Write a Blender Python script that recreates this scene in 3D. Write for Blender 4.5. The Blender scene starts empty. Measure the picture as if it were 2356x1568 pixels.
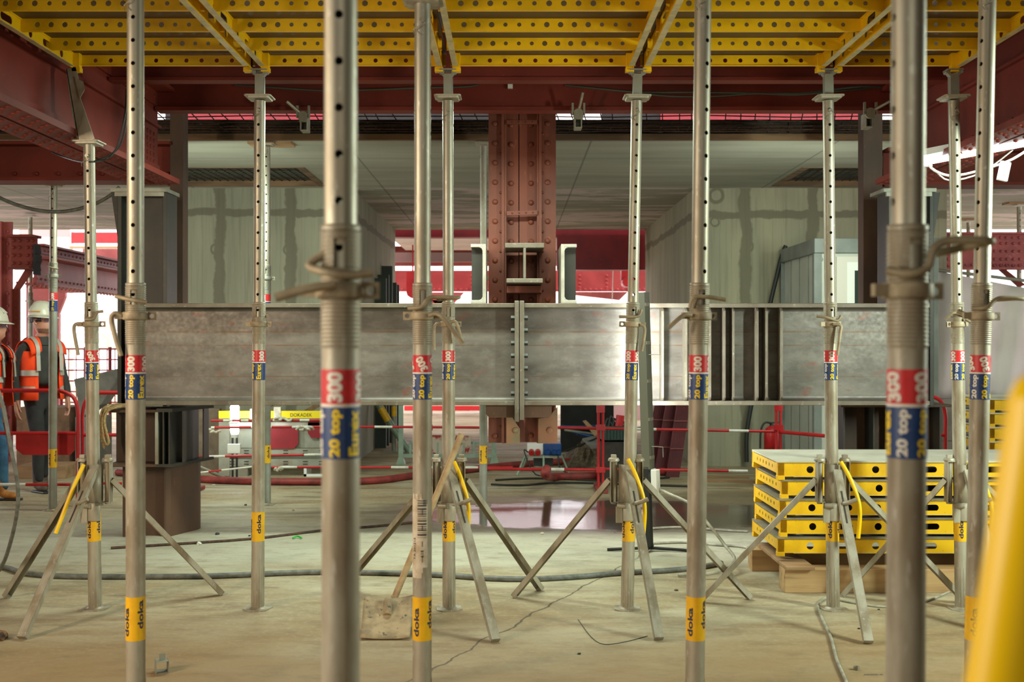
import bpy, bmesh, math, random
from mathutils import Vector, Matrix
random.seed(7)
R = math.radians
SC = bpy.context.scene
COL = SC.collection
# ---------------------------------------------------------------- camera
F = 2610.0; CX = 1178.0; CY = 784.0; EYE = 1.656
cam_d = bpy.data.cameras.new('camera'); cam = bpy.data.objects.new('camera', cam_d); COL.objects.link(cam)
cam.location = (0, 0, EYE); cam.rotation_euler = (R(90), 0, 0)
cam_d.sensor_width = 36; cam_d.lens = 36 * F / 2356
cam_d.clip_start = 0.05; cam_d.clip_end = 200
cam_d.dof.use_dof = True; cam_d.dof.focus_distance = 8.0; cam_d.dof.aperture_fstop = 3.4
SC.camera = cam
# ---------------------------------------------------------------- colour management and light
SC.view_settings.view_transform = 'Standard'; SC.view_settings.look = 'None'
SC.view_settings.exposure = 1.08; SC.view_settings.gamma = 1.0
try: SC.view_settings.use_curve_mapping = False
except Exception: pass
def lin(c):
    c = c / 255.0
    return c / 12.92 if c <= 0.04045 else ((c + 0.055) / 1.055) ** 2.4
def rgb(t): return (lin(t[0]), lin(t[1]), lin(t[2]), 1.0)
W = bpy.data.worlds.new('overcast_sky'); SC.world = W; W.use_nodes = True
bg = W.node_tree.nodes['Background']; bg.inputs[0].default_value = (1.0, 0.935, 0.945, 1); bg.inputs[1].default_value = 1.7
def area(name, loc, rot, size, power, col, sy=None):
    d = bpy.data.lights.new(name, 'AREA'); d.energy = power; d.color = col; d.size = size
    if sy: d.shape = 'RECTANGLE'; d.size_y = sy
    o = bpy.data.objects.new(name, d); COL.objects.link(o); o.location = loc
    o.rotation_euler = rot; return o
def aim(o, tgt):
    d = Vector(tgt) - o.location; o.rotation_euler = d.to_track_quat('-Z', 'Y').to_euler()
GREEN = (0.86, 1.0, 0.84); WARM = (1.0, 0.80, 0.58)
# work lights out of view, added fill lights, daylight from the open far side
l = area('work_light_left', (-4.6, 2.6, 2.6), (0, 0, 0), 0.3, 76, WARM, 1.2); aim(l, (-1.2, 6.0, 1.5))
l = area('work_light_near', (-3.0, 0.9, 1.9), (0, 0, 0), 0.25, 30, (1.0, 0.9, 0.74), 1.0); aim(l, (0.8, 2.6, 1.2))
l = area('work_light_right', (4.7, 4.6, 2.5), (0, 0, 0), 0.3, 108, GREEN, 1.2); aim(l, (0.5, 7.2, 1.5))
l = area('fill_light_rear', (0.8, -2.5, 3.2), (0, 0, 0), 2.4, 20, (1.0, 0.93, 0.76), 2.4); aim(l, (0.4, 7.5, 0.9))  # added unseen fill from behind the camera
l = area('fill_light_middle', (-0.6, 8.35, 3.3), (0, 0, 0), 2.6, 66, GREEN, 0.3)  # added overhead fill to brighten the middle floor
l = area('fill_light_back_left', (-3.4, 11.0, 3.0), (0, 0, 0), 1.6, 42, GREEN, 0.3); aim(l, (-3.0, 14.4, 0.6))  # added fill for the back left, no fixture there
l = area('fill_light_back_right', (3.2, 10.9, 3.0), (0, 0, 0), 1.6, 30, GREEN, 0.3); aim(l, (2.6, 14.4, 0.6))  # added fill for the back right, no fixture there
# ---------------------------------------------------------------- helpers
def P(x, y, Y): return Vector(((x - CX) * Y / F, Y, EYE + (CY - y) * Y / F))
def PX(x, Y): return (x - CX) * Y / F
def PZ(y, Y): return EYE + (CY - y) * Y / F
def FL(x, y):   # a pixel on the floor
    Y = EYE * F / (y - CY); return Vector((PX(x, Y), Y, 0))
class MB:
    def __init__(s): s.v = []; s.f = []; s.s = []
    def add(s, vs, fs, sm=False):
        b = len(s.v); s.v += [tuple(v) for v in vs]
        for f in fs: s.f.append([i + b for i in f]); s.s.append(sm)
        return s
    def bx(s, x0, x1, y0, y1, z0, z1, M=None):
        vs = [Vector((x, y, z)) for z in (z0, z1) for y in (y0, y1) for x in (x0, x1)]
        if M: vs = [M @ v for v in vs]
        return s.add(vs, [(0,2,3,1),(4,5,7,6),(0,1,5,4),(2,6,7,3),(0,4,6,2),(1,3,7,5)])
    def cyl(s, a, b, r, n=14, r2=None, caps=True, sm=True):
        a = Vector(a); b = Vector(b); r2 = r if r2 is None else r2
        d = (b - a).normalized(); q = d.to_track_quat('Z', 'Y')
        vs = []
        for c, rr in ((a, r), (b, r2)):
            for i in range(n):
                t = 2 * math.pi * i / n; vs.append(c + q @ Vector((rr * math.cos(t), rr * math.sin(t), 0)))
        s.add(vs, [(i, (i+1) % n, n + (i+1) % n, n + i) for i in range(n)], sm)
        if caps:
            s.add(vs[:n], [list(range(n))[::-1]]); s.add(vs[n:], [list(range(n))])
        return s
    def tube(s, pts, r, n=8, closed=False, smooth=4):
        p = [Vector(a) for a in pts]
        if smooth > 1 and len(p) > 2: p = spline(p, smooth, closed)
        m = len(p); vs = []; up = None
        for i in range(m):
            if closed: d = p[(i+1) % m] - p[i-1]
            else: d = p[min(i+1, m-1)] - p[max(i-1, 0)]
            d.normalize()
            if up is None:
                up = Vector((0, 0, 1)) if abs(d.z) < .9 else Vector((1, 0, 0))
            up = (up - d * up.dot(d)).normalized(); w = d.cross(up)
            for k in range(n):
                t = 2 * math.pi * k / n; vs.append(p[i] + up * (r * math.cos(t)) + w * (r * math.sin(t)))
        fs = []
        for i in range(m if closed else m - 1):
            j = (i + 1) % m
            for k in range(n): fs.append((i*n + k, i*n + (k+1) % n, j*n + (k+1) % n, j*n + k))
        s.add(vs, fs, True)
        if not closed: s.add(vs[:n], [list(range(n))[::-1]]); s.add(vs[-n:], [list(range(n))])
        return s
    def lathe(s, prof, c=(0, 0, 0), n=24, skip=None, sm=True):
        vs = []; c = Vector(c)
        for r, z in prof:
            for i in range(n):
                t = 2 * math.pi * i / n - math.pi / 2; vs.append(c + Vector((r * math.cos(t), r * math.sin(t), z)))
        fs = []
        for j in range(len(prof) - 1):
            for i in range(n):
                if skip and skip(j, i): continue
                fs.append((j*n + i, j*n + (i+1) % n, (j+1)*n + (i+1) % n, (j+1)*n + i))
        return s.add(vs, fs, sm)
    def prism(s, poly, w):     # poly: 3D points, extruded by the vector w
        p = [Vector(a) for a in poly]; w = Vector(w); n = len(p)
        s.add(p + [a + w for a in p], [list(range(n))[::-1], [n + i for i in range(n)]] + [(i, (i+1) % n, n + (i+1) % n, n + i) for i in range(n)])
        return s
    def holeplate(s, o, u, v, w, W_, H, holes, t, n=12, fn=None, cell=None, smooth=False):
        """plate W_ x H in the directions u and v with thickness t along w; holes (c, r, half slot length) in one row at height H/2"""
        o = Vector(o); u = Vector(u); v = Vector(v); w = Vector(w)
        mp = fn or (lambda a, b, d: o + u * a + v * b + w * d)
        x = 0.0
        def quad(a0, a1, b0, b1):
            vs = [mp(a, b, d) for d in (0, t) for (a, b) in ((a0, b0), (a1, b0), (a1, b1), (a0, b1))]
            s.add(vs, [(3,2,1,0), (4,5,6,7), (0,1,5,4), (2,3,7,6)], smooth)
        for h in holes:
            c, r = h[0], h[1]; L = h[2] if len(h) > 2 else 0; cy = h[3] if len(h) > 3 else H / 2
            a = L + r * 1.5 if not cell else cell
            if c - a > x: quad(x, c - a, 0, H)
            inn = []; out = []
            for i in range(n):
                th = 2 * math.pi * i / n + math.pi / n * (1 if n % 8 else 0)
                co, si = math.cos(th), math.sin(th); mx = max(abs(co), abs(si))
                inn.append((c + r * co + (L if co > 0 else -L if co < 0 else 0), cy + r * si))
                oy = si / mx
                out.append((c + a * co / mx, cy + (oy * (H - cy) if oy > 0 else oy * cy)))
            vs = [mp(p[0], p[1], d) for d in (0, t) for p in inn + out]
            s.add(vs[:2*n], [(i, (i + 1) % n, n + (i + 1) % n, n + i)[::-1] for i in range(n)], smooth)
            s.add(vs[2*n:], [(i, (i + 1) % n, n + (i + 1) % n, n + i) for i in range(n)], smooth)
            s.add(vs[:n] + vs[2*n:3*n], [(i, (i + 1) % n, n + (i + 1) % n, n + i) for i in range(n)], False); x = c + a
        if x < W_ - 1e-6: quad(x, W_, 0, H)
        return s
    def xf(s, M):
        s.v = [tuple(M @ Vector(a)) for a in s.v]; return s
    def build(s, name, mat, parent=None, bevel=0, weld=False):
        me = bpy.data.meshes.new(name); me.from_pydata(s.v, [], s.f); me.validate()
        if len(me.polygons) == len(s.s): me.polygons.foreach_set('use_smooth', s.s)
        bm = bmesh.new(); bm.from_mesh(me)
        if weld: bmesh.ops.remove_doubles(bm, verts=bm.verts, dist=1e-5)
        bmesh.ops.recalc_face_normals(bm, faces=bm.faces); bm.to_mesh(me); bm.free()
        if mat: me.materials.append(mat)
        ob = bpy.data.objects.new(name, me); COL.objects.link(ob)
        if parent: ob.parent = parent
        if bevel:
            m = ob.modifiers.new('bevel', 'BEVEL'); m.width = bevel; m.segments = 2; m.limit_method = 'ANGLE'; m.angle_limit = R(50)
        return ob
def spline(p, k, closed=False):
    out = []; n = len(p)
    rng = n if closed else n - 1
    for i in range(rng):
        if closed: a, b, c, d = p[i-1], p[i], p[(i+1) % n], p[(i+2) % n]
        else: a, b, c, d = p[max(i-1, 0)], p[i], p[i+1], p[min(i+2, n-1)]
        for j in range(k):
            t = j / k; t2 = t*t; t3 = t2*t
            out.append(0.5 * ((2*b) + (c - a) * t + (2*a - 5*b + 4*c - d) * t2 + (3*b - a - 3*c + d) * t3))
    if not closed: out.append(p[-1])
    return out
def tag(o, label=None, cat=None, group=None, kind=None):
    if label: o['label'] = label
    if cat: o['category'] = cat
    if group: o['group'] = group
    if kind: o['kind'] = kind
    return o
def empty(name, loc=(0, 0, 0), rz=0):
    o = bpy.data.objects.new(name, None); COL.objects.link(o); o.location = loc; o.rotation_euler = (0, 0, rz); o.empty_display_size = .1
    return o
def copy_tree(o, parent=None):
    c = o.copy(); COL.objects.link(c); c.parent = parent
    if parent is not None: c.matrix_parent_inverse = o.matrix_parent_inverse.copy()
    for ch in list(o.children): copy_tree(ch, c)
    return c
def text_mb(s, L, H, steps=8, bold=0.0):
    """lettering as a flat mesh, centred, L long and H high -> bmesh"""
    cu = bpy.data.curves.new('lettering', 'FONT'); cu.body = s; cu.size = 1; cu.resolution_u = 3; cu.offset = bold
    ob = bpy.data.objects.new('lettering', cu); COL.objects.link(ob); bpy.context.view_layer.update()
    me = bpy.data.meshes.new_from_object(ob.evaluated_get(bpy.context.evaluated_depsgraph_get()))
    bpy.data.objects.remove(ob); bpy.data.curves.remove(cu)
    bm = bmesh.new(); bm.from_mesh(me); bpy.data.meshes.remove(me)
    xs = [v.co.x for v in bm.verts]; ys = [v.co.y for v in bm.verts]
    x0, x1, y0, y1 = min(xs), max(xs), min(ys), max(ys)
    for v in bm.verts:
        v.co.x = ((v.co.x - x0) / (x1 - x0) - .5) * L; v.co.y = ((v.co.y - y0) / (y1 - y0) - .5) * H; v.co.z = 0
    for i in range(1, steps):
        y = (i / steps - .5) * H
        bmesh.ops.bisect_plane(bm, geom=bm.verts[:] + bm.edges[:] + bm.faces[:], plane_co=(0, y, 0), plane_no=(0, 1, 0))
    return bm
def wrap_text(mb, s, L, H, r, zc, ang, bold=0.03, tilt=0):
    bm = text_mb(s, L, H, 6, bold); vs = []
    ct, st = math.cos(tilt), math.sin(tilt)
    for v in bm.verts:
        x, y = v.co.x * ct - v.co.y * st, v.co.x * st + v.co.y * ct
        a = ang - y / r; vs.append((r * math.sin(a), -r * math.cos(a), zc + x))
    mb.add(vs, [[v.index for v in f.verts] for f in bm.faces], True); bm.free()
def flat_text(mb, s, L, H, o, u, v, bold=0.02):
    bm = text_mb(s, L, H, 1, bold); o = Vector(o); u = Vector(u); v = Vector(v)
    mb.add([o + u * p.co.x + v * p.co.y for p in bm.verts], [[p.index for p in f.verts] for f in bm.faces]); bm.free()
# ---------------------------------------------------------------- materials
class NT:
    def __init__(s, name):
        s.m = bpy.data.materials.new(name); s.m.use_nodes = True; s.t = s.m.node_tree; s.b = s.t.nodes['Principled BSDF']; s.tc = None
    def n(s, typ, **kw):
        x = s.t.nodes.new(typ)
        for k, v in kw.items():
            if k.startswith('i_'): x.inputs[int(k[2:])].default_value = v
            else: setattr(x, k, v)
        return x
    def l(s, a, b): s.t.links.new(a, b)
    def obj(s, world=False):
        if s.tc is None:
            s.tc = s.n('ShaderNodeNewGeometry').outputs[0] if world else s.n('ShaderNodeTexCoord').outputs[3]
        return s.tc
    def noise(s, scale, detail=4, stretch=None, rough=.55, world=False):
        x = s.n('ShaderNodeTexNoise'); x.inputs['Scale'].default_value = scale; x.inputs['Detail'].default_value = detail; x.inputs['Roughness'].default_value = rough
        src = s.obj(world)
        if stretch:
            mp = s.n('ShaderNodeMapping'); mp.inputs[3].default_value = stretch; s.l(src, mp.inputs[0]); src = mp.outputs[0]
        s.l(src, x.inputs[0]); return x.outputs[0]
    def ramp(s, src, a, b):
        x = s.n('ShaderNodeMapRange'); x.inputs[1].default_value = a; x.inputs[2].default_value = b; x.clamp = True; s.l(src, x.inputs[0]); return x.outputs[0]
    def mix(s, f, a, b):
        x = s.n('ShaderNodeMix', data_type='RGBA')
        if isinstance(f, float): x.inputs[0].default_value = f
        else: s.l(f, x.inputs[0])
        for k, c in ((6, a), (7, b)):
            if isinstance(c, tuple): x.inputs[k].default_value = c
            else: s.l(c, x.inputs[k])
        return x.outputs[2]
    def math(s, op, a, b=None, c=None):
        x = s.n('ShaderNodeMath', operation=op)
        for k, q in ((0, a), (1, b), (2, c)):
            if q is None: continue
            if isinstance(q, (int, float)): x.inputs[k].default_value = q
            else: s.l(q, x.inputs[k])
        return x.outputs[0]
    def sep(s):
        x = s.n('ShaderNodeSeparateXYZ'); s.l(s.obj(), x.inputs[0]); return x.outputs
    def set(s, k, q):
        if isinstance(q, (int, float, tuple)): s.b.inputs[k].default_value = q
        else: s.l(q, s.b.inputs[k])
    def bump(s, h, st=.3, d=.01):
        x = s.n('ShaderNodeBump'); x.inputs[0].default_value = st; x.inputs[1].default_value = d; s.l(h, x.inputs['Height']); s.l(x.outputs[0], s.b.inputs['Normal'])
def mk(name, c1, c2=None, scale=8, lo=.4, hi=.65, rough=.6, metal=0, c3=None, s3=40, lo3=.55, hi3=.7, stretch=None, bump=0, rough2=None, spec=.5):
    m = NT(name); col = rgb(c1)
    if c2:
        nz = m.noise(scale, 5, stretch); f = m.ramp(nz, lo, hi); col = m.mix(f, rgb(c1), rgb(c2))
        if rough2 is not None:
            x = m.n('ShaderNodeMapRange'); x.inputs[3].default_value = rough; x.inputs[4].default_value = rough2; m.l(f, x.inputs[0]); m.set('Roughness', x.outputs[0])
    if c3:
        f3 = m.ramp(m.noise(s3, 6, stretch), lo3, hi3); col = m.mix(f3, col, rgb(c3))
    m.set('Base Color', col)
    if rough2 is None or not c2: m.set('Roughness', rough)
    m.set('Metallic', metal); m.set('Specular IOR Level', spec)
    if bump: m.bump(m.noise(scale * 4, 5, stretch), bump, .004)
    return m.m
galv = mk('dusty_galvanised_steel', (176, 174, 160), (148, 138, 118), 5, .35, .7, .36, .7, (206, 206, 196), 60, .6, .75, rough2=.6, stretch=(1, 1, .35), bump=.15)
galvd = mk('galvanised_steel_dull', (158, 162, 150), (140, 130, 110), 4, .4, .7, .5, .5, rough2=.7)
galvw = mk('mud_stained_galvanised_steel', (178, 173, 156), (146, 134, 112), 9, .4, .62, .5, .3, (190, 188, 176), 50, .6, .75, stretch=(1, 1, .3), bump=.2)
brass = mk('dull_cast_steel', (168, 154, 126), (136, 122, 98), 14, .4, .65, .6, .2, bump=.2)
yel = mk('yellow_powder_coat', (240, 190, 8), (214, 160, 10), 7, .5, .8, .42, 0, (176, 128, 20), 50, .66, .78)
yelb = mk('worn_yellow_edge', (216, 200, 150), (188, 176, 136), 12, .4, .6, .45, .3)
yelh = mk('bright_yellow_grip', (255, 208, 0), rough=.4)
redox = mk('red_oxide_painted_steel', (122, 48, 36), (96, 38, 28), 1.4, .4, .65, .62, 0, (140, 74, 58), 30, .68, .8, bump=.1, spec=.25)
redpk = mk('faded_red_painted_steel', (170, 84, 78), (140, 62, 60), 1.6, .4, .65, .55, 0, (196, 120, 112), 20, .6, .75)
rusty = mk('rusty_brown_steel', (124, 60, 38), (92, 46, 30), 2.5, .4, .65, .6, 0, (150, 84, 54), 24, .62, .75, stretch=(1, 1, .4), bump=.15)
rustd = mk('dark_rusted_steel', (92, 66, 48), (66, 50, 40), 3, .4, .65, .6, .1, (128, 84, 52), 24, .66, .78, stretch=(1, 1, .35), bump=.15)
dark = mk('dark_mill_scale_steel', (46, 47, 43), (66, 62, 54), 2.5, .4, .7, .45, .35, (110, 76, 48), 16, .68, .8, bump=.1)
darkm = mk('dark_lug_metal', (70, 66, 58), rough=.6, metal=.4)
weld = mk('weld_seam_steel', (150, 150, 138), (100, 96, 84), 60, .4, .6, .4, .6)
redp = mk('red_gloss_paint', (186, 30, 34), (160, 24, 30), 6, .4, .7, .4)
redd = mk('deep_red_sheet', (140, 24, 36), (120, 20, 32), 4, .4, .7, .5)
whp = mk('white_paint', (226, 226, 218), (196, 192, 180), 9, .4, .7, .5)
lred = mk('red_sticker', (214, 40, 44), (190, 36, 40), 30, .4, .7, .45)
lblu = mk('blue_sticker', (26, 58, 112), (34, 66, 120), 25, .4, .7, .45, 0, (150, 140, 118), 60, .64, .7)
lyel = mk('yellow_sticker', (244, 190, 20), (226, 168, 18), 18, .4, .7, .45, 0, (190, 160, 90), 60, .66, .72)
inkw = mk('white_ink', (232, 226, 214), rough=.5)
inky = mk('yellow_ink', (250, 214, 30), rough=.5)
inkb = mk('dark_blue_ink', (44, 50, 74), rough=.6)
inkk = mk('black_ink', (46, 42, 38), rough=.6)
paper = mk('dirty_white_paper', (214, 204, 184), (184, 168, 140), 20, .45, .65, .8)
wood = mk('pale_sawn_timber', (196, 164, 116), (166, 132, 90), 6, .35, .65, .75, 0, (142, 112, 76), 12, .6, .75, stretch=(.15, 2, 2), bump=.2)
woodd = mk('weathered_timber', (170, 136, 98), (140, 108, 76), 6, .35, .65, .8, stretch=(.3, 2, 2), bump=.2)
handlew = mk('worn_ash_wood', (196, 170, 128), (160, 132, 96), 14, .4, .65, .65)
mud = mk('dried_mud_on_steel', (176, 154, 120), (140, 122, 94), 12, .4, .62, .85, 0, (90, 84, 70), 26, .62, .7, bump=.4)
ply = mk('brown_film_faced_plywood', (92, 72, 44), (74, 58, 36), 3, .35, .7, .5, stretch=(.4, 3, 1))
plyt = mk('pale_used_plywood_face', (206, 204, 186), (182, 178, 158), 4, .35, .7, .55, 0, (150, 146, 128), 30, .68, .76)
plye = mk('grey_dusty_plywood_face', (140, 132, 112), (112, 104, 88), 8, .35, .7, .6)
blk = mk('black_rubber', (30, 32, 32), rough=.5)
hoseg = mk('grey_corrugated_plastic', (116, 118, 112), (92, 94, 88), 20, .4, .6, .5)
hoser = mk('dusty_red_hose', (150, 56, 52), (120, 48, 44), 8, .4, .6, .6)
cabw = mk('pale_grey_cable', (176, 172, 156), (140, 140, 124), 14, .4, .6, .55)
rebar = mk('rusty_rebar', (86, 58, 42), (60, 44, 36), 30, .4, .6, .7, .1)
rebarg = mk('grey_mesh_wire', (74, 68, 56), (52, 46, 38), 30, .4, .6, .7, .1)
rope_m = mk('tan_rope', (168, 142, 96), (130, 106, 70), 60, .4, .6, .85)
plastw = mk('white_plastic', (226, 228, 222), rough=.4)
bluep = mk('blue_plastic', (22, 74, 136), (18, 60, 118), 10, .4, .6, .45)
crateg = mk('dark_green_plastic', (34, 62, 54), rough=.5)
greenst = mk('pale_green_steel', (150, 170, 152), (128, 146, 130), 8, .4, .7, .5, .2)
cabp = mk('pale_grey_green_cabin_panel', (186, 190, 178), (172, 176, 164), 2, .4, .6, .45)
cabf = mk('blue_grey_cabin_frame', (122, 128, 122), (108, 114, 108), 4, .4, .6, .45)
tarp = mk('white_tarpaulin', (226, 218, 214), (210, 200, 198), 1.2, .4, .6, .7)
blockw = mk('grey_blockwork', (130, 122, 112), (110, 104, 96), 4, .4, .6, .85)
darkv = mk('dark_void_sheet', (34, 32, 32), (24, 22, 22), 4, .4, .6, .8)
tape = mk('torn_white_tape', (206, 200, 186), (176, 166, 148), 16, .4, .6, .8)
orange = mk('fluorescent_orange_fabric', (255, 78, 20), (240, 60, 14), 10, .4, .7, .8)
refl = mk('grey_reflective_tape', (176, 170, 158), rough=.4, metal=.2)
jacket = mk('charcoal_fabric', (58, 58, 54), (44, 44, 42), 9, .4, .65, .9)
shirt = mk('slate_grey_shirt', (84, 98, 98), (70, 84, 84), 9, .4, .65, .9)
trous = mk('black_work_trousers', (44, 42, 42), (34, 32, 34), 9, .4, .65, .9)
jeans = mk('blue_denim', (62, 108, 140), (38, 72, 104), 6, .35, .6, .9)
skin = mk('skin', (190, 138, 116), (176, 120, 98), 12, .4, .6, .55)
helm = mk('white_helmet_shell', (206, 202, 186), (190, 184, 166), 5, .4, .6, .35)
boot = mk('tan_leather_boot', (196, 132, 62), (166, 104, 46), 12, .4, .6, .7)
bootd = mk('brown_work_boot', (96, 78, 60), (70, 58, 46), 12, .4, .6, .7)
hairm = mk('short_dark_hair', (50, 38, 30), rough=.7)
glassm = mk('tinted_safety_lens', (120, 110, 140), rough=.15, spec=.8)
debrism = mk('crumbled_debris', (120, 104, 80), (84, 72, 58), 20, .4, .6, .9)
def emis(name, c, st):
    m = NT(name); m.set('Base Color', (1, 1, 1, 1)); m.b.inputs['Emission Color'].default_value = c; m.b.inputs['Emission Strength'].default_value = st; return m.m
# wide web of the grey beam
def steel_beam():
    m = NT('grey_mill_steel_with_rust_streaks'); xyz = m.sep()
    base = m.mix(m.ramp(m.noise(2.2, 6, (1, 1, 3)), .35, .68), rgb((88, 82, 75)), rgb((116, 110, 102)))
    base = m.mix(m.math('MULTIPLY', m.ramp(m.noise(9, 9, (1, 1, 1.6), .7), .48, .75), .4), base, rgb((140, 138, 130)))
    def line(z, w, j):
        d = m.math('ABSOLUTE', m.math('SUBTRACT', xyz[2], z)); f = m.ramp(m.math('ADD', d, m.math('MULTIPLY', m.noise(14, 5, (.3, 1, 1)), .012)), w + .008, w * .3 + .004)
        return m.math('MULTIPLY', f, m.ramp(m.noise(3, 3, (1, 1, .1)), .35, .55))
    for z, w in ((1.732, .011), (1.62, .006), (1.36, .004)):
        base = m.mix(m.math('MULTIPLY', line(z, w, 0), .8), base, rgb((98, 70, 44)))
    base = m.mix(m.ramp(m.noise(5, 5, (1, 1, 2)), .62, .72), base, rgb((116, 82, 72)))
    m.set('Base Color', base); m.set('Metallic', .35)
    f = m.noise(30, 5); x = m.n('ShaderNodeMapRange'); x.inputs[3].default_value = .28; x.inputs[4].default_value = .55; m.l(f, x.inputs[0]); m.set('Roughness', x.outputs[0])
    m.bump(m.noise(40, 6), .12, .003)
    return m.m
beamm = steel_beam()
def concrete_wall(name, c1, c2, cm, vs, hs, circ, board=9.0, split=None):
    m = NT(name); xyz = m.sep()
    base = m.mix(m.ramp(m.noise(1.3, 6, (2.5, 2.5, .35)), .35, .68), rgb(c1), rgb(c2))
    st = m.noise(26, 3, (1, 1, .04)); base = m.mix(m.math('MULTIPLY', m.ramp(st, .5, .72), .35), base, rgb(cm))
    wob = m.math('MULTIPLY', m.math('SUBTRACT', m.noise(3.5, 5), .5), .16)
    stain = None
    for a in vs:
        d = m.math('ABSOLUTE', m.math('ADD', m.math('SUBTRACT', xyz[0], a), wob)); f = m.ramp(d, .085, .06); stain = f if stain is None else m.math('MAXIMUM', stain, f)
    for a in hs:
        d = m.math('ABSOLUTE', m.math('ADD', m.math('SUBTRACT', xyz[2], a), wob)); f = m.ramp(d, .06, .04); stain = m.math('MAXIMUM', stain, f) if stain is not None else f
    for (cx, cz, r) in circ:
        dx = m.math('SUBTRACT', xyz[0], cx); dz = m.math('SUBTRACT', xyz[2], cz)
        d = m.math('SQRT', m.math('ADD', m.math('MULTIPLY', dx, dx), m.math('MULTIPLY', dz, dz)))
        d = m.math('ADD', d, m.math('MULTIPLY', wob, .5)); f = m.math('SUBTRACT', m.ramp(d, r, r - .02), m.ramp(d, r * .6, r * .5)); stain = m.math('MAXIMUM', stain, f)
    if stain is not None: base = m.mix(m.math('MULTIPLY', stain, .75), base, rgb(cm))
    m.set('Base Color', base); m.set('Roughness', .85); m.bump(m.noise(18, 6), .2, .01)
    return m.m
def floor_mat():
    m = NT('dusty_wet_concrete_floor'); xyz = m.sep()
    base = m.mix(m.ramp(m.noise(.55, 6, (1, 2.2, 1)), .38, .66), rgb((156, 138, 104)), rgb((182, 174, 148)))
    base = m.mix(m.ramp(m.noise(1.7, 7, (.8, 3, 1), .65), .48, .72), base, rgb((128, 106, 76)))
    base = m.mix(m.math('MULTIPLY', m.ramp(m.noise(30, 5), .5, .75), .4), base, rgb((200, 190, 162)))
    # tan towards the viewer, a paler band of screed further in
    near = m.ramp(m.math('ADD', xyz[1], m.math('MULTIPLY', m.noise(.8, 5), 3.0)), 8.6, 7.0)
    base = m.mix(m.math('MULTIPLY', near, .75), base, rgb((146, 116, 74)))
    clean = m.ramp(m.math('ADD', xyz[1], m.math('MULTIPLY', m.noise(1.1, 4), 1.2)), 8.6, 9.2)  # mask rising with depth for the paler screed
    pale_band = m.math('MULTIPLY', clean, m.ramp(xyz[1], 11.2, 9.8))
    base = m.mix(m.math('MULTIPLY', pale_band, .5), base, rgb((206, 208, 190)))
    base = m.mix(m.math('MULTIPLY', m.ramp(m.noise(4.5, 8, (1, 1.8, 1), .72), .5, .72), .5), base, rgb((112, 94, 66)))
    base = m.mix(m.math('MULTIPLY', m.ramp(m.noise(.9, 7, (.45, 3.2, 1), .7), .52, .66), m.math('MULTIPLY', m.ramp(xyz[1], 10.0, 11.0), .75)), base, rgb((96, 82, 64)))
    base = m.mix(m.math('MULTIPLY', m.ramp(m.noise(120, 2), .66, .72), .6), base, rgb((84, 70, 52)))
    # a thin dark line running diagonally through the screed
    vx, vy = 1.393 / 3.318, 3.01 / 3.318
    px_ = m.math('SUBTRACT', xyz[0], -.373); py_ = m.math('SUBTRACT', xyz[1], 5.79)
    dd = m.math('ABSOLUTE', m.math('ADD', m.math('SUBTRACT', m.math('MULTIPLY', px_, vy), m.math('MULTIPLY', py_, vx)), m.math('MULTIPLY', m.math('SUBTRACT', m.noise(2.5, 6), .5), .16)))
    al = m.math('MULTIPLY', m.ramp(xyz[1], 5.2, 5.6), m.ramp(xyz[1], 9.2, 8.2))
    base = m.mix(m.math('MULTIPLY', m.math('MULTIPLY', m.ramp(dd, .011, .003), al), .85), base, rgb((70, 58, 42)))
    # puddle
    nz = m.math('MULTIPLY', m.math('SUBTRACT', m.noise(1.6, 5), .5), 1.1)
    dx = m.math('DIVIDE', m.math('SUBTRACT', xyz[0], .95), 2.0); dy = m.math('DIVIDE', m.math('SUBTRACT', xyz[1], 10.85), .95)
    d = m.math('ADD', m.math('SQRT', m.math('ADD', m.math('MULTIPLY', dx, dx), m.math('MULTIPLY', dy, dy))), m.math('MULTIPLY', nz, .7))
    pud = m.ramp(d, 1.0, .86)
    damp = m.ramp(d, 1.5, 1.0)
    dx2 = m.math('DIVIDE', m.math('SUBTRACT', xyz[0], 3.2), 2.4); dy2 = m.math('DIVIDE', m.math('SUBTRACT', xyz[1], 11.3), 1.3)
    d2 = m.math('ADD', m.math('SQRT', m.math('ADD', m.math('MULTIPLY', dx2, dx2), m.math('MULTIPLY', dy2, dy2))), m.math('MULTIPLY', nz, .5))
    damp = m.math('MAXIMUM', damp, m.ramp(d2, 1.15, .8))
    base = m.mix(m.math('MULTIPLY', damp, .72), base, rgb((98, 84, 66)))
    base = m.mix(m.math('MULTIPLY', pud, .85), base, rgb((66, 56, 46)))
    m.set('Base Color', base)
    r = m.math('SUBTRACT', .72, m.math('MULTIPLY', damp, .30)); r = m.math('SUBTRACT', r, m.math('MULTIPLY', pud, .37))
    shin = m.ramp(m.noise(.9, 5, (1, 1.6, 1)), .5, .7); r = m.math('SUBTRACT', r, m.math('MULTIPLY', m.math('MULTIPLY', shin, clean), .25))
    m.set('Roughness', m.math('MAXIMUM', r, .13))
    x = m.n('ShaderNodeBump'); x.inputs[1].default_value = .012
    m.l(m.math('SUBTRACT', .5, m.math('MULTIPLY', pud, .43)), x.inputs[0]); m.l(m.noise(9, 7), x.inputs['Height']); m.l(x.outputs[0], m.b.inputs['Normal'])
    return m.m
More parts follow.
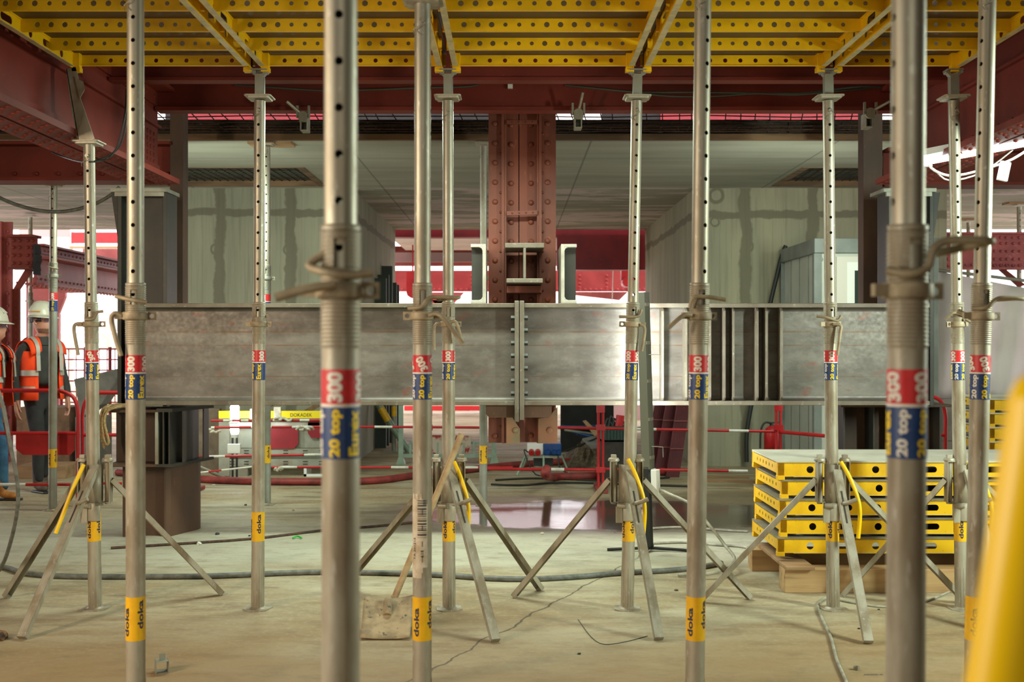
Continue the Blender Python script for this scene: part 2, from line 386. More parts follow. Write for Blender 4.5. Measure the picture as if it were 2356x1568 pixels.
def ceil_mat():
    m = NT('board_marked_concrete_soffit'); xyz = m.sep()
    base = m.mix(m.ramp(m.noise(1.2, 6, (.35, 2.5, 1)), .35, .68), rgb((142, 142, 126)), rgb((166, 164, 148)))
    wet = m.ramp(m.noise(1.0, 6, (.5, 2.2, 1), .7), .5, .54); far = m.ramp(xyz[1], 14.9, 15.0)  # daylight reflected in wet patches far in, painted as paler colour
    base = m.mix(m.math('MULTIPLY', m.math('MULTIPLY', wet, far), .75), base, rgb((216, 200, 200)))
    # plywood sheet joints
    def joint(ax, off, per, w):
        q = m.math('ABSOLUTE', m.math('SUBTRACT', m.math('FRACT', m.math('DIVIDE', m.math('ADD', xyz[ax], off), per)), .5)); return m.ramp(q, w, w * .4)
    j = m.math('MAXIMUM', joint(0, .45, 2.5, .006), joint(1, .2, 1.5, .006))
    base = m.mix(m.math('MULTIPLY', j, .6), base, rgb((86, 80, 70)))
    m.set('Base Color', base); m.set('Roughness', .8); m.bump(m.noise(16, 5), .1, .01); return m.m
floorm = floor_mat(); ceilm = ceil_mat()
# ================================================================ SETTING
SOF = EYE + 2.02            # concrete soffit
S = lambda o, label=None: tag(o, kind='structure')
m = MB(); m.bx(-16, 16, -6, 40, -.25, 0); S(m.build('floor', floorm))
m = MB()                     # soffit with two openings
def slab(x0, x1, y0, y1): m.bx(x0, x1, y0, y1, SOF, SOF + .20)
slab(-16, 16, 11.4, 13.2); slab(-16, -4.9, 13.2, 14.8); slab(-2.42, 3.38, 13.2, 14.8); slab(5.6, 16, 13.2, 14.8); slab(-16, 16, 14.8, 20.6)
S(m.build('ceiling', ceilm))
m = MB(); m.bx(-9, 9, -5.2, 15.5, 5.1, 5.3); S(m.build('ceiling_sky_block', mk('sky_block_concrete', (112, 106, 94), (96, 90, 80), 1.4, .4, .6, .85)))  # unseen cover added to hold back sky light
plainw = mk('plain_concrete', (128, 118, 100), (112, 104, 88), 1.2, .4, .6, .85)  # for the unseen walls below, added to shut out excess daylight
m = MB(); m.bx(-9.2, -9, -5.2, 10.9, 0, 5.1); S(m.build('wall_left_sky_block', plainw))
m = MB(); m.bx(9, 9.2, -5.2, 10.9, 0, 5.1); S(m.build('wall_right_sky_block', plainw))
m = MB(); m.bx(-9, 9, -5.4, -5.2, 0, 5.1); S(m.build('wall_rear_sky_block', plainw))
WY = 15.0
vl = [PX(505, WY), PX(668, WY)]; zl = PZ(490, WY)
wl = concrete_wall('formed_concrete_left', (148, 146, 126), (128, 126, 108), (94, 88, 72), vl, [zl], [(PX(497, WY), PZ(573, WY), .09), (PX(665, WY), PZ(573, WY), .09)])
m = MB(); m.bx(-5.05, -2.12, WY, 20.6, 0, SOF); S(m.build('wall_core_left', wl))
vr = [PX(1715, WY), PX(1870, WY)]
wr = concrete_wall('formed_concrete_right', (166, 160, 134), (140, 138, 118), (104, 98, 80), vr, [PZ(493, WY)], [(PX(1648, WY), PZ(450, WY), .12), (PX(1645, WY), PZ(510, WY), .08), (PX(1720, WY), PZ(568, WY), .09)])
m = MB(); m.bx(2.42, 5.75, WY, 20.6, 0, SOF); S(m.build('wall_core_right', wr))
# slab edge: board, torn concrete, rebar
m = MB(); m.bx(-9, 9, 11.34, 11.40, SOF - .01, SOF + .05); S(m.build('trim_1', mk('dirty_edge_board', (128, 98, 70), (96, 74, 54), 5, .4, .6, .85, stretch=(.3, 2, 2))))
random.seed(3)
m = MB()
for i in range(150):
    x = -8 + 16 * i / 150; h = SOF + .05 + random.uniform(.02, .05)
    m.bx(x, x + .125, 11.35 + random.uniform(0, .03), 11.39, SOF + .05 + random.uniform(0, .08), SOF + random.uniform(.13, .2))
m.bx(-9, 9, 11.385, 11.40, SOF + .02, SOF + .2)
S(m.build('trim_2', mk('torn_dark_concrete_edge', (70, 62, 52), (44, 38, 32), 5, .4, .62, .9, 0, (120, 114, 100), 24, .62, .7, stretch=(.5, 1, 4), bump=.4)))
def mesh_mat(x0, x1, y0, y1, z, sx, sy, r, up=0):
    m = MB(); x = x0
    while x <= x1: m.cyl((x, y0, z + up), (x + .06, y1, z), r, 5, caps=False); x += sx
    y = y0
    while y <= y1: m.cyl((x0, y, z + r * 2 + up * (y1 - y) / max(.01, y1 - y0)), (x1, y, z + r * 2 + up * (y1 - y) / max(.01, y1 - y0)), r, 5, caps=False); y += sy
    return m
m = MB()
for i in range(70):
    x = -5.2 + i * .155 + random.uniform(-.03, .03); y0 = 11.08 + random.uniform(-.04, .06)
    m.cyl((x, y0, SOF + .25 + random.uniform(-.03, .04)), (x + random.uniform(.05, .14), 11.6, SOF + .11), .006, 5)
    m.cyl((x, y0 + .1, SOF + .09), (x + random.uniform(.0, .1), 11.6, SOF + .07), .006, 5)
for k, (yy, zz) in enumerate(((11.12, .23), (11.22, .2), (11.32, .17), (11.3, .09), (11.18, .07), (11.3, .13), (11.26, .15), (11.33, .11), (11.2, .105), (11.34, .07))):
    m.tube([(-5.3 + i * .9, yy + random.uniform(-.01, .01), SOF + zz + random.uniform(-.012, .012)) for i in range(13)], .0065, 5, smooth=2)
tag(m.build('rebar_mat', rebar), 'rusty reinforcement mat sticking out along the torn slab edge under the red cross beams', 'rebar')
for (a, b, lab) in ((-4.9, -2.42, 'rusty wire mesh filling the ceiling opening on the left'), (3.38, 5.6, 'rusty wire mesh filling the ceiling opening on the right')):
    o = mesh_mat(a + .05, b - .12, 13.25, 14.75, SOF + .06, .10, .10, .006).build('wire_mesh', rebarg); tag(o, lab, 'wire mesh', 'wire mesh in the ceiling openings')
    m = MB(); m.bx(a - .05, b + .05, 13.15, 14.85, SOF + .201, SOF + .28); S(m.build('trim_3', ply))
    m = MB()
    m.bx(a, b, 14.76, 14.80, SOF - .006, SOF + .12); m.bx(a, b, 13.2, 13.24, SOF - .006, SOF + .12)
    m.bx(a, a + .09 if a > 0 else a + .04, 13.24, 14.76, SOF - .006, SOF + .02); m.bx(b - (.09 if a < 0 else .04), b, 13.24, 14.76, SOF - .006, SOF + .02)
    S(m.build('trim_4', bpy.data.materials['dirty_edge_board']))
# ================================================================ RED STEEL FRAME
def rivet(m, p, d, r=.016, h=.011, n=8):
    p = Vector(p); d = Vector(d).normalized(); m.cyl(p - d * .002, p + d * h * .6, r, n, r2=r * .85, caps=False); m.cyl(p + d * h * .6, p + d * h, r * .85, n, r2=r * .35)
def plate_girder(x, sgn, y0, y1, lab):
    """riveted girder running away from the viewer; sgn: side that faces the middle"""
    g = empty('riveted_girder', (x, y0, EYE + 1.28)); tag(g, lab, 'girder', 'riveted girders at the sides', 'structure')
    L = y1 - y0; H = .74
    m = MB(); m.bx(-.012, .012, 0, L, .02, H)
    m.bx(min(0, sgn * .03), max(0, sgn * .03), 0, L, .03, .13)
    m.bx(min(0, sgn * .03), max(0, sgn * .03), 0, L, H - .14, H - .02)
    m.bx(min(0, sgn * .045), max(0, sgn * .045), 0, L, .43, .45)
    y = .1
    while y < L:
        rivet(m, (sgn * .03, y, .085), (sgn, 0, 0)); rivet(m, (sgn * .03, y, H - .08), (sgn, 0, 0)); y += .20
    for yy in (L - .1, L - .18, L - .26):
        for k in range(5): rivet(m, (sgn * .012, yy, .15 + k * .055), (sgn, 0, 0), .018)
    m.build('web', redox, g)
    m = MB()
    for z0, z1, wd in ((0, .022, .19), (.022, .036, .14), (H - .03, H, .17)):
        m.bx(-wd, wd, 0, L, z0, z1)
    m.bx(-.19, -.012, 0, L, -.018, 0); m.bx(.012, .19, 0, L, -.018, 0)
    y = .06
    while y < L:
        for xx in (-.155, -.105, -.055, .055, .105, .155): rivet(m, (xx, y + (.05 if abs(xx) in (.105,) else 0), -.018), (0, 0, -1), .016)
        y += .13
    m.build('flange', redox, g)
    return g
plate_girder(-2.87, 1, 1.5, 9.15, 'large dark red riveted girder running along the left side above the props')
plate_girder(3.12, -1, 1.5, 9.15, 'large dark red riveted girder running along the right side above the strip light')
def ibeam_x(name, x0, x1, y, z0, z1, fw, tf, tw, mat, lab, grp=None, kind=None, cat='beam'):
    b = empty(name, ((x0 + x1) / 2, y, z0)); tag(b, lab, cat, grp, kind); L = (x1 - x0) / 2; H = z1 - z0
    m = MB(); m.bx(-L, L, -tw / 2, tw / 2, tf, H - tf); m.build('web', mat, b)
    m = MB(); m.bx(-L, L, -fw / 2, fw / 2, 0, tf); m.build('lower_flange', mat, b)
    m = MB(); m.bx(-L, L, -fw / 2, fw / 2, H - tf, H); m.build('upper_flange', mat, b)
    return b
ibeam_x('cross_beam', -2.84, 3.08, 8.05, EYE + 1.836, EYE + 2.2, .12, .022, .014, redox, 'dark red cross beam just behind the yellow deck, the upper and nearer of the two', 'red cross beams', 'structure')
ibeam_x('cross_beam', -2.84, 3.08, 9.1, EYE + 1.835, EYE + 2.2, .14, .03, .014, redox, 'dark red cross beam right above the torn slab edge, the lower one with clamps', 'red cross beams', 'structure')
b = ibeam_x('cross_beam', -9, -3.1, 10.4, PZ(420, 10.4), PZ(330, 10.4), .3, .03, .016, redox, 'dark red riveted beam crossing behind the left girder with a prop under it', 'red cross beams', 'structure')
m = MB()
for i in range(30): rivet(m, (-2.9 + i * .2, -.02, .08), (0, -1, 0), .02, .016)
m.build('rivet_row', redox, b)
ibeam_x('cross_beam', 3.4, 9, 10.4, PZ(430, 10.4), PZ(345, 10.4), .3, .03, .016, redox, 'dark red beam crossing behind the strip light on the right', 'red cross beams', 'structure')
# clamps on the lower cross beam
def clamp(x, y, Y, ang, lab):
    c = empty('beam_clamp', P(x, y, Y)); tag(c, lab, 'clamp', 'beam clamps on the red cross beam')
    m = MB(); m.bx(-.03, -.02, -.03, .10, -.11, -.0); m.bx(.02, .03, -.03, .10, -.11, 0); m.bx(-.03, .03, .09, .10, -.11, 0); m.bx(-.03, .03, -.03, .1, -.115, -.105); m.bx(-.035, .035, -.035, -.025, -.05, .03); m.build('jaw', galvd, c, bevel=.004)
    m = MB(); d = Vector((math.cos(ang), -.5, math.sin(ang))).normalized(); m.cyl(Vector((0, -.03, 0)), Vector((0, -.03, 0)) + d * .17, .012, 10); m.build('threaded_rod', galv, c)
    m = MB(); m.cyl((0, -.06, -.01), (0, -.03, -.01), .042, 14)
    for s in (-1, 1): m.bx(s * .045 - .008, s * .045 + .008, -.06, -.035, -.02, .075)
    m.build('wing_nut', galvd, c)
clamp(700, 268, 8.95, R(140), 'grey beam clamp with a slanting rod on the cross beam, left')
clamp(1330, 262, 8.95, R(78), 'grey beam clamp with an upright rod on the cross beam beside the middle column')
clamp(1998, 260, 8.95, R(28), 'grey beam clamp with a rod pointing right on the cross beam')
# ================================================================ CENTRE COLUMN
CYc = 9.95
c = empty('riveted_column', P(1202, 784, CYc)); tag(c, 'rusty brown riveted built-up column cut off below the grey beam, middle of the site', 'column', kind='structure')
kz = CYc / F
zt = (784 - 215) * kz; zb = (784 - 1018) * kz
def xx(px): return (px - 1202) * kz
m = MB()
m.bx(xx(1124), xx(1156), 0, .02, zb, zt); m.bx(xx(1244), xx(1279), 0, .02, zb, zt)     # outer plates
m.bx(xx(1124), xx(1130), .021, .30, zb, zt); m.bx(xx(1272), xx(1279), .021, .30, zb, zt)
m.build('side_plate', rusty, c)
m = MB()
for a, b2, y0, y1 in ((1154, 1160, -.05, .05), (1160, 1165, -.035, .05), (1240, 1246, -.05, .05), (1235, 1240, -.035, .05)): m.bx(xx(a), xx(b2), y0, y1, zb, zt)
m.build('angle_iron', rusty, c)
m = MB(); m.bx(xx(1165), xx(1193), .07, .09, zb, zt); m.bx(xx(1195), xx(1236), .065, .085, zb, zt); m.bx(xx(1130), xx(1272), .28, .3, zb, zt); m.build('web_plate', rusty, c)
m = MB(); z = zb + .06; 
while z < zt - .1:
    for px, yy in ((1139, 0), (1176, .07), (1222, .065), (1260, 0)): rivet(m, (xx(px), yy, z), (0, -1, 0), .026, .022, 10)
    for px in (1152, 1248): rivet(m, (xx(px), .0, z + .08), (0, -1, 0), .014, .018, 8)
    z += .171
m.build('rivets', rusty, c)
for (py, tilt) in ((284, 0), (491, .03)):
    m = MB(); M = Matrix.Translation((0, -.06, (784 - py) * kz)) @ Matrix.Rotation(-tilt, 4, 'Y'); m.bx(xx(1166), xx(1236), 0, .012, -.018, .018, M)
    for q in (-.09, -.03, .03, .09): rivet(m, M @ Vector((q, 0, 0)), (0, -1, 0), .008)
    m.build('batten', rusty, c)
m = MB()
m.prism([(xx(1165), -.055, (784-1018)*kz), (xx(1196), -.055, (784-1018)*kz), (xx(1196), -.055, (784-985)*kz), (xx(1178), -.055, (784-958)*kz), (xx(1165), -.055, (784-958)*kz)], (0, .015, 0))
m.prism([(xx(1238), -.055, (784-1018)*kz), (xx(1282), -.055, (784-1018)*kz), (xx(1282), -.055, (784-935)*kz), (xx(1262), -.055, (784-958)*kz), (xx(1238), -.055, (784-962)*kz)], (0, .015, 0))
for px in (1186, 1264): rivet(m, (xx(px), -.055, (784-988)*kz), (0, -1, 0), .03, .02, 6)
m.build('gusset', mk('greenish_rusted_steel', (150, 104, 76), (120, 104, 76), 5, .4, .6, .5, 0, (100, 116, 90), 9, .6, .7), c)
# ================================================================ BIG GREY BEAM
BY = 9.3; kb = BY / F
zT = PZ(697, BY); zB = PZ(932, BY); tf = .036
def beam_piece(x0, x1, lab):
    b = empty('steel_beam', ((x0 + x1) / 2, BY, zB)); tag(b, lab, 'beam', 'two bolted lengths of grey beam', 'structure'); L = (x1 - x0) / 2; H = zT - zB
    # web mesh in world height so its streaks sit where they belong
    m = MB(); m.bx(-L, L, .142, .158, tf, H - tf)
    for z0, z1 in ((tf, tf + .03), (H - tf - .03, H - tf)):      # rolled fillets
        pass
    n = 6
    for zz, sg in ((tf, 1), (H - tf, -1)):
        pr = [(0, 0)] + [(.03 - .03 * math.sin(R(90) * i / n), sg * (.03 - .03 * math.cos(R(90) * i / n))) for i in range(n + 1)]
        m.prism([(-L, .142 - p[0], zz + p[1]) for p in pr], (2 * L, 0, 0))
    w = m.build('web', None, b); w.data.materials.append(beamm)
    m = MB(); m.bx(-L, L, 0, .3, 0, tf); m.build('lower_flange', dustf, b, bevel=.004)
    m = MB(); m.bx(-L, L, 0, .3, H - tf, H); m.build('upper_flange', dustf, b, bevel=.004)
    return b
dustf = mk('dusty_flange_steel', (120, 112, 98), (96, 84, 70), 3, .4, .65, .5, .3, (150, 146, 130), 30, .6, .75)
def shift_mat():   # object space of a web starts at zB
    for nd in beamm.node_tree.nodes:
        if nd.type == 'MATH' and nd.operation == 'SUBTRACT' and abs(nd.inputs[1].default_value) > 1.2: nd.inputs[1].default_value -= zB
shift_mat()
xs = PX(1187, BY)
beam_piece(PX(294, BY), PX(1184, BY), 'long grey steel I-beam with a rust streaked web, left of the bolted joint')
br = beam_piece(PX(1206, BY), PX(2140, BY), 'grey steel I-beam with vertical stiffener plates, right of the bolted joint')
cxr = (PX(1206, BY) + PX(2140, BY)) / 2; Hb = zT - zB
for a, b2 in ((1522, 1529), (1576, 1583), (1632, 1638), (1665, 1671), (1686, 1691), (1741, 1747), (1762, 1768), (1797, 1803)):
    m = MB(); m.prism([(PX(a, BY) - cxr, 0, tf + .03), (PX(a, BY) - cxr, .03, tf), (PX(a, BY) - cxr, .142, tf), (PX(a, BY) - cxr, .142, Hb - tf), (PX(a, BY) - cxr, .03, Hb - tf), (PX(a, BY) - cxr, 0, Hb - tf - .03)], (max(.014, PX(b2, BY) - PX(a, BY) - .006), 0, 0))
    m.build('stiffener', dustf, br)
e = empty('splice_joint', (PX(1195, BY), BY - .02, zB)); tag(e, 'bolted end plates joining the two grey beams at the middle column', 'joint', kind='structure')
m = MB(); x0 = PX(1184, BY) - PX(1195, BY); x1 = PX(1206, BY) - PX(1195, BY)
m.bx(x0, -.004, 0, .34, -.135, Hb + .02); m.bx(.002, x1, 0, .34, -.12, Hb + .02); m.build('end_plate', dustf, e, bevel=.004)
for i in range(7):
    z = PZ(905 - i * 29, BY) - zB
    for sx, px in ((-1, x0), (1, x1)):
        m = MB(); m.cyl((px, .05, z), (px + sx * .03, .05, z), .022, 6, sm=False); m.build('bolt', dark, e)
for a, b2 in ((1117, 1183), (1207, 1270)):
    q = empty('seat_bracket', (PX(a, BY), BY + .05, PZ(961, BY))); tag(q, 'brown bracket plate under the grey beam, %s of the joint' % ('left' if a < 1150 else 'right'), 'bracket', 'bracket plates under the joint')
    m = MB(); w = PX(b2, BY) - PX(a, BY); h = zB - PZ(961, BY)
    m.prism([(.03 if a < 1150 else 0, 0, 0), (w - (0 if a < 1150 else .03), 0, 0), (w, 0, .03 if a > 1150 else 0), (w, 0, h), (0, 0, h), (0, 0, .03 if a < 1150 else 0)], (0, .05, 0)); m.build('plate', rustd, q)
# I-section and two channels resting beside the column
e = empty('beam_stub', P(1207, 650, 9.4)); tag(e, 'short I-section end jutting out of the rusty middle column', 'beam stub', 'profiles on top of the grey beam')
k4 = 9.4 / F
m = MB(); w = 45 * k4
m.bx(-w * .93, w * .93, 0, .52, 0, .036); m.bx(-.011, .011, 0, .52, .036, .29); m.bx(-w, w, 0, .52, .29, .33); m.build('profile', dustf, e, bevel=.004)
m = MB(); m.bx(-.15, .15, .3, .52, -.07, -.01); m.build('seat_angle', rusty, e)
for a, b2, sg, lab in ((1083, 1118, -1, 'upright pale channel section standing on the beam left of the middle column'), (1291, 1327, 1, 'upright pale channel section standing on the beam right of the middle column')):
    e = empty('channel_section', (PX((a + b2) / 2, 9.32), 9.32, zT)); tag(e, lab, 'channel', 'profiles on top of the grey beam')
    w = (b2 - a) / 2 * 9.32 / F; h = PZ(561, 9.32) - zT
    m = MB(); n = 5; wx = -sg * w
    m.bx(min(wx, wx + sg * .028), max(wx, wx + sg * .028), 0, .62, 0, h); x_ = wx + sg * .028
    m.bx(min(x_, sg * w), max(x_, sg * w), 0, .62, 0, .026); m.bx(min(x_, sg * w), max(x_, sg * w), 0, .62, h - .026, h)
    for zz, q in ((.026, 1), (h - .026, -1)):
        x_ = wx + sg * .028
        m.prism([(x_, 0, zz), (x_ + sg * .03, 0, zz), (x_ + sg * .009, 0, zz + q * .009), (x_, 0, zz + q * .03)], (0, .62, 0))
    m.build('profile', mk('pale_scraped_steel', (176, 172, 158), (150, 144, 130), 6, .4, .6, .45, .3), e, bevel=.003)
    m = MB(); m.bx(-w + .03 if sg > 0 else -w + .005, w - .005 if sg > 0 else w - .03, .06, .07, .028, h - .028); m.build('web_face', dark, e)
# ================================================================ TALL DARK COLUMNS + STUBS
def tall_col(pxs, zbase, side, lab):
    a, b2, c2 = pxs
    e = empty('steel_column', (PX((a + b2) / 2, 9.75), 9.75, zbase)); tag(e, lab, 'column', 'dark columns at the beam ends', 'structure')
    w = (b2 - a) / 2 * 9.75 / F; H = EYE + 1.26 - zbase
    m = MB(); m.bx(-w, -w + .035, -.14, .16, 0, H); m.bx(w - .035, w, -.14, .16, 0, H); m.build('flange', dark, e, bevel=.003)
    m = MB(); m.bx(-w + .035, w - .035, 0, .02, 0, H); m.build('web', dark, e)
    m = MB()
    for s in (-1, 1): m.tube([(s * (w - .038), -.003, H * t / 30) for t in range(31)], .009, 6, smooth=1)
    m.build('weld_seam', weld, e)
    m = MB(); m.bx(-w - .05, w + .01, -.17, .2, H, H + .03); m.bx(-w - .02, w - .02, -.15, -.12, H - .035, H); m.build('cap_plate', galvd, e)
    m = MB(); s = side
    m.prism([(s * w, -.12, H), (s * (w + .06), -.12, H), (s * (w + .0), -.12, H - .42)], (0, .26, 0)); m.build('gusset', dark, e)
tall_col((283, 395, 0), PZ(932, 9.75) , -1, 'tall dark H-column with bright weld seams behind the left end of the grey beam')
tall_col((2032, 2135, 0), PZ(932, 9.75), 1, 'tall dark H-column behind the right end of the grey beam')
for a, b2, Y, lab in ((397, 427, 10.4, 'flat brown column standing right of the left dark column'), (1980, 2024, 10.4, 'flat dark brown column standing left of the right dark column')):
    o = MB().bx(-(b2 - a) / 2 * Y / F, (b2 - a) / 2 * Y / F, -.08, .08, 0, SOF + .5).build('brown_column', rustd, None, bevel=.003); o.location = (PX((a + b2) / 2, Y), Y, 0)
    tag(o, lab, 'column', 'brown box columns', 'structure')
# stub frames below the beam
def stub(x0, x1, y0, y1, Yf, lab, mirror=False):
    e = empty('stub_frame', (PX(x0, Yf), Yf, PZ(y1, Yf))); tag(e, lab, 'steel stub', 'steel stubs under the beam ends', 'structure')
    w = PX(x1, Yf) - PX(x0, Yf); h = PZ(y0, Yf) - PZ(y1, Yf)
    m = MB(); m.bx(0, w, 0, .5, 0, .022); m.bx(0, w, 0, .5, h - .024, h); m.build('flange', rustd, e, bevel=.003)
    m = MB(); m.bx(0, w, .24, .26, .022, h - .024); m.build('web', rustd, e)
    return e, w, h
e, w, h = stub(244, 360, 942, 1074, 9.35, 'dark steel stub frame with open stiffener cells on the short left pillar')
m = MB()      # flared front flange, seen in perspective
D = [(w, 0), (w + .13, 0), (w + .31, .62), (w, .62)]
for z0, z1 in ((0, .024), (h - .02, h + .01)): m.prism([(a, b3, z0) for a, b3 in D], (0, 0, z1 - z0))
m.build('flared_flange', dark, e)
m = MB(); m.bx(w - .012, w + .012, 0, .6, .024, h - .02); m.build('end_plate', galvd, e)
for t in (.0, .22, .55, .95):
    x = w + .05 + t * .22; y = max(0, (x - w - .13) * .62 / .18) if x > w + .13 else 0
    m = MB(); m.bx(x, x + .012, y, .6, .024, h - .02); m.build('stiffener', dark, e)
m = MB(); m.tube([(w + .07, .25, .04 + (h - .08) * t / 12) for t in range(13)], .012, 6, smooth=1); m.build('weld_seam', weld, e)
e, w, h = stub(1935, 2190, 930, 1066, 9.9, 'dark steel stub frame standing behind the stack of yellow panels')
m = MB()
for x in (.02, .28, .47, .86): m.bx(x, x + .015, 0, .5, .024, h - .02)
m.build('stiffener', dark, e)
m = MB()
for x, z in ((.72, .12), (.72, .36)): m.cyl((x, .2, z), (x, .24, z), .02, 6)
m.build('bolt', galvd, e)
# short left pillar on the floor (an H pile)
x0, x1 = PX(282, 9.6), PX(428, 9.6)
e = empty('pillar_stub', ((x0 + x1) / 2, 9.6, 0)); tag(e, 'short rusty brown H-pillar standing on the floor under the left stub frame', 'pillar', 'short pillars under the stub frames', 'structure')
w = (x1 - x0) / 2; h = PZ(1070, 9.6)
m = MB(); m.bx(-w, -w + .03, 0, .45, 0, h); m.bx(w * .30, w * .36, 0, .45, 0, h); m.build('flange', rustd, e, bevel=.002)
m = MB(); m.bx(-w + .03, w * .3, .06, .08, 0, h); m.prism([(w * .36, .0, 0), (w * .36, .45, 0), (w, .45, 0), (w, .38, 0), (w * .5, .02, 0)], (0, 0, h)); m.build('web', rustd, e)
m = MB().bx(PX(1990, 10.2), PX(2120, 10.2), 10.2, 10.6, 0, PZ(1060, 10.2)); tag(m.build('pillar_stub', rustd), 'short rusty pillar under the right stub frame behind the panel stack', 'pillar', 'short pillars under the stub frames', 'structure')
# ================================================================ FLOOR PROPS
RO, RI, RT = .0395, .0342, .0405
NUT = 1.76
def outer_tube(dz=0):
    m = MB(); m.cyl((0, 0, .006), (0, 0, 1.64 + dz), RO, 28, caps=False); m.lathe([(RO, 1.64 + dz), (RT, 1.645 + dz)], n=28)
    pr = []; z = 1.645 + dz; p = .0085
    while z < 1.80 + dz: pr += [(RT, z), (RT + .0018, z + p * .35), (RT + .0018, z + p * .5), (RT - .0012, z + p * .85)]; z += p
    m.lathe(pr, n=28)
    z2 = z; pr = []
    while z < 1.875 + dz: pr += [(RT - .0012, z), (RT + .0018, z + p * .35), (RT + .0018, z + p * .5), (RT - .0012, z + p * .85)]; z += p
    m.lathe(pr, n=28, skip=lambda j, i: i in (27, 0, 1) and j < len(pr) - 8)      # slot for the pin
    m.lathe([(RT - .0012, z), (RT, z + .003), (RT, z + .012), (RI + .002, z + .013), (RI + .002, z - .03)], n=28)
    # inner wall seen through the slot
    m.lathe([(RI + .003, 1.64 + dz), (RI + .003, z)], n=28, skip=lambda j, i: i in (27, 0, 1))
    for i in range(0, 28):    # pressed ribs low on the tube
        t = 2 * math.pi * i / 28
        if i % 2 == 0: m.bx(-.0016, .0016, -.001, .0012, .02, .26, Matrix.Rotation(t, 4, 'Z') @ Matrix.Translation((0, -RO, 0)))
    return m
def inner_tube(z0, z1, rot=0):
    m = MB(); n = int((z1 - z0) / .0951); H = .0951
    for k in range(n):
        zb_ = z0 + k * H
        Wd = 2 * math.pi * RI
        fn = lambda a, b, d: Vector(((RI - d) * math.sin(a / RI - .6 + rot), -(RI - d) * math.cos(a / RI - .6 + rot), zb_ + b))
        # two holes on opposite sides, rest in narrow strips
        x = 0; c1 = .6 * RI; c2 = (.6 + math.pi) * RI
        m.holeplate((0,0,0), (1,0,0), (0,0,1), (0,1,0), c1 + .014, H, [(c1, .0088)], .003, fn=fn, cell=.014, n=16, smooth=True)
        def strip(a0, a1):
            q = 9
            for i in range(q):
                aa, bb = a0 + (a1 - a0) * i / q, a0 + (a1 - a0) * (i + 1) / q
                m.add([fn(aa, 0, 0), fn(bb, 0, 0), fn(bb, H, 0), fn(aa, H, 0)], [(0, 1, 2, 3)], True)
        strip(c1 + .014, c2 - .014)
        f2 = lambda a, b, d: fn(a + c2 - .014, b, d)
        m.holeplate((0,0,0), (1,0,0), (0,0,1), (0,1,0), .028, H, [(.014, .0088)], .003, fn=f2, cell=.014, n=16, smooth=True)
        strip(c2 + .014, Wd)
    m.cyl((0, 0, z0 + n * H), (0, 0, z1), RI, 28, caps=False)
    return m
def nut_mb(dz=0):
    m = MB(); m.lathe([(RT, -.016), (.050, -.016), (.0515, -.012), (.0515, .012), (.050, .016), (RT, .016)], (0, 0, NUT + dz), 24)
    m.bx(-.082, -.045, -.012, .004, NUT + dz - .013, NUT + dz + .013)
    m.holeplate((.045, -.004, NUT + dz - .017), (1, 0, 0), (0, 0, 1), (0, 1, 0), .037, .034, [(.020, .010)], .008, cell=.0165)
    return m
def base_mb():
    m = MB(); a = .078; c = .03
    oc = [(a - c, -a), (a, -a + c), (a, a - c), (a - c, a), (-a + c, a), (-a, a - c), (-a, -a + c), (-a + c, -a)]
    m.prism([(x, y, 0) for x, y in oc], (0, 0, .007))
    m.lathe([(.052, .007), (.043, .013), (.0385, .018)], n=20); return m
def head_mb(z1, zd):
    m = MB(); a = .082; c = .012
    oc = [(a - c, -a), (a, -a + c), (a, a - c), (a - c, a), (-a + c, a), (-a, a - c), (-a, -a + c), (-a + c, -a)]
    m.prism([(x, y, z1) for x, y in oc], (0, 0, .007))
    m.prism([(x * .82, y * .82, z1 - .012) for x, y in oc], (0, 0, .012))
    return m
def headpost_mb(z1, zd):
    m = MB(); m.bx(-.026, .026, -.024, .024, z1 + .007, zd - .03); m.bx(.0262, .03, -.018, .018, z1 + .007, zd - .05)
    for s in (-1, 1):
        m.prism([(s * .026, -.02, zd - .045), (s * .048, -.02, zd - .02), (s * .048, -.02, zd - .005), (s * .02, -.02, zd - .005)], (0, .04, 0))
        m.cyl((s * .044, -.024, zd - .018), (s * .044, .024, zd - .018), .010, 10)
    m.bx(-.05, .05, -.04, .04, zd - .010, zd - .002)
    return m
def pin_mb(z1):
    m = MB(); m.cyl((0, -.045, z1 - .085), (0, .045, z1 - .085), .007, 10); m.cyl((0, -.05, z1 - .085), (0, -.042, z1 - .085), .011, 10)
    m.tube([(0, -.046, z1 - .085), (.012, -.055, z1 - .10), (-.012, -.052, z1 - .115), (-.035, -.035, z1 - .125), (-.028, -.05, z1 - .15)], .0022, 5)
    return m
O_ = outer_tube().build('proto', None).data
O_T = outer_tube(.53).build('proto', None).data
I_ = inner_tube(1.80, 3.14).build('proto', None).data
I_1 = inner_tube(1.80, 2.87).build('proto', None).data
I_2 = inner_tube(1.80, 3.05).build('proto', None).data
I_T = inner_tube(2.33, 3.62).build('proto', None).data
N_ = nut_mb().build('proto', None, bevel=0).data
N_T = nut_mb(.53).build('proto', None).data
B_ = base_mb().build('proto', None).data
for o in [o for o in bpy.data.objects if o.name.startswith('proto')]: bpy.data.objects.remove(o)
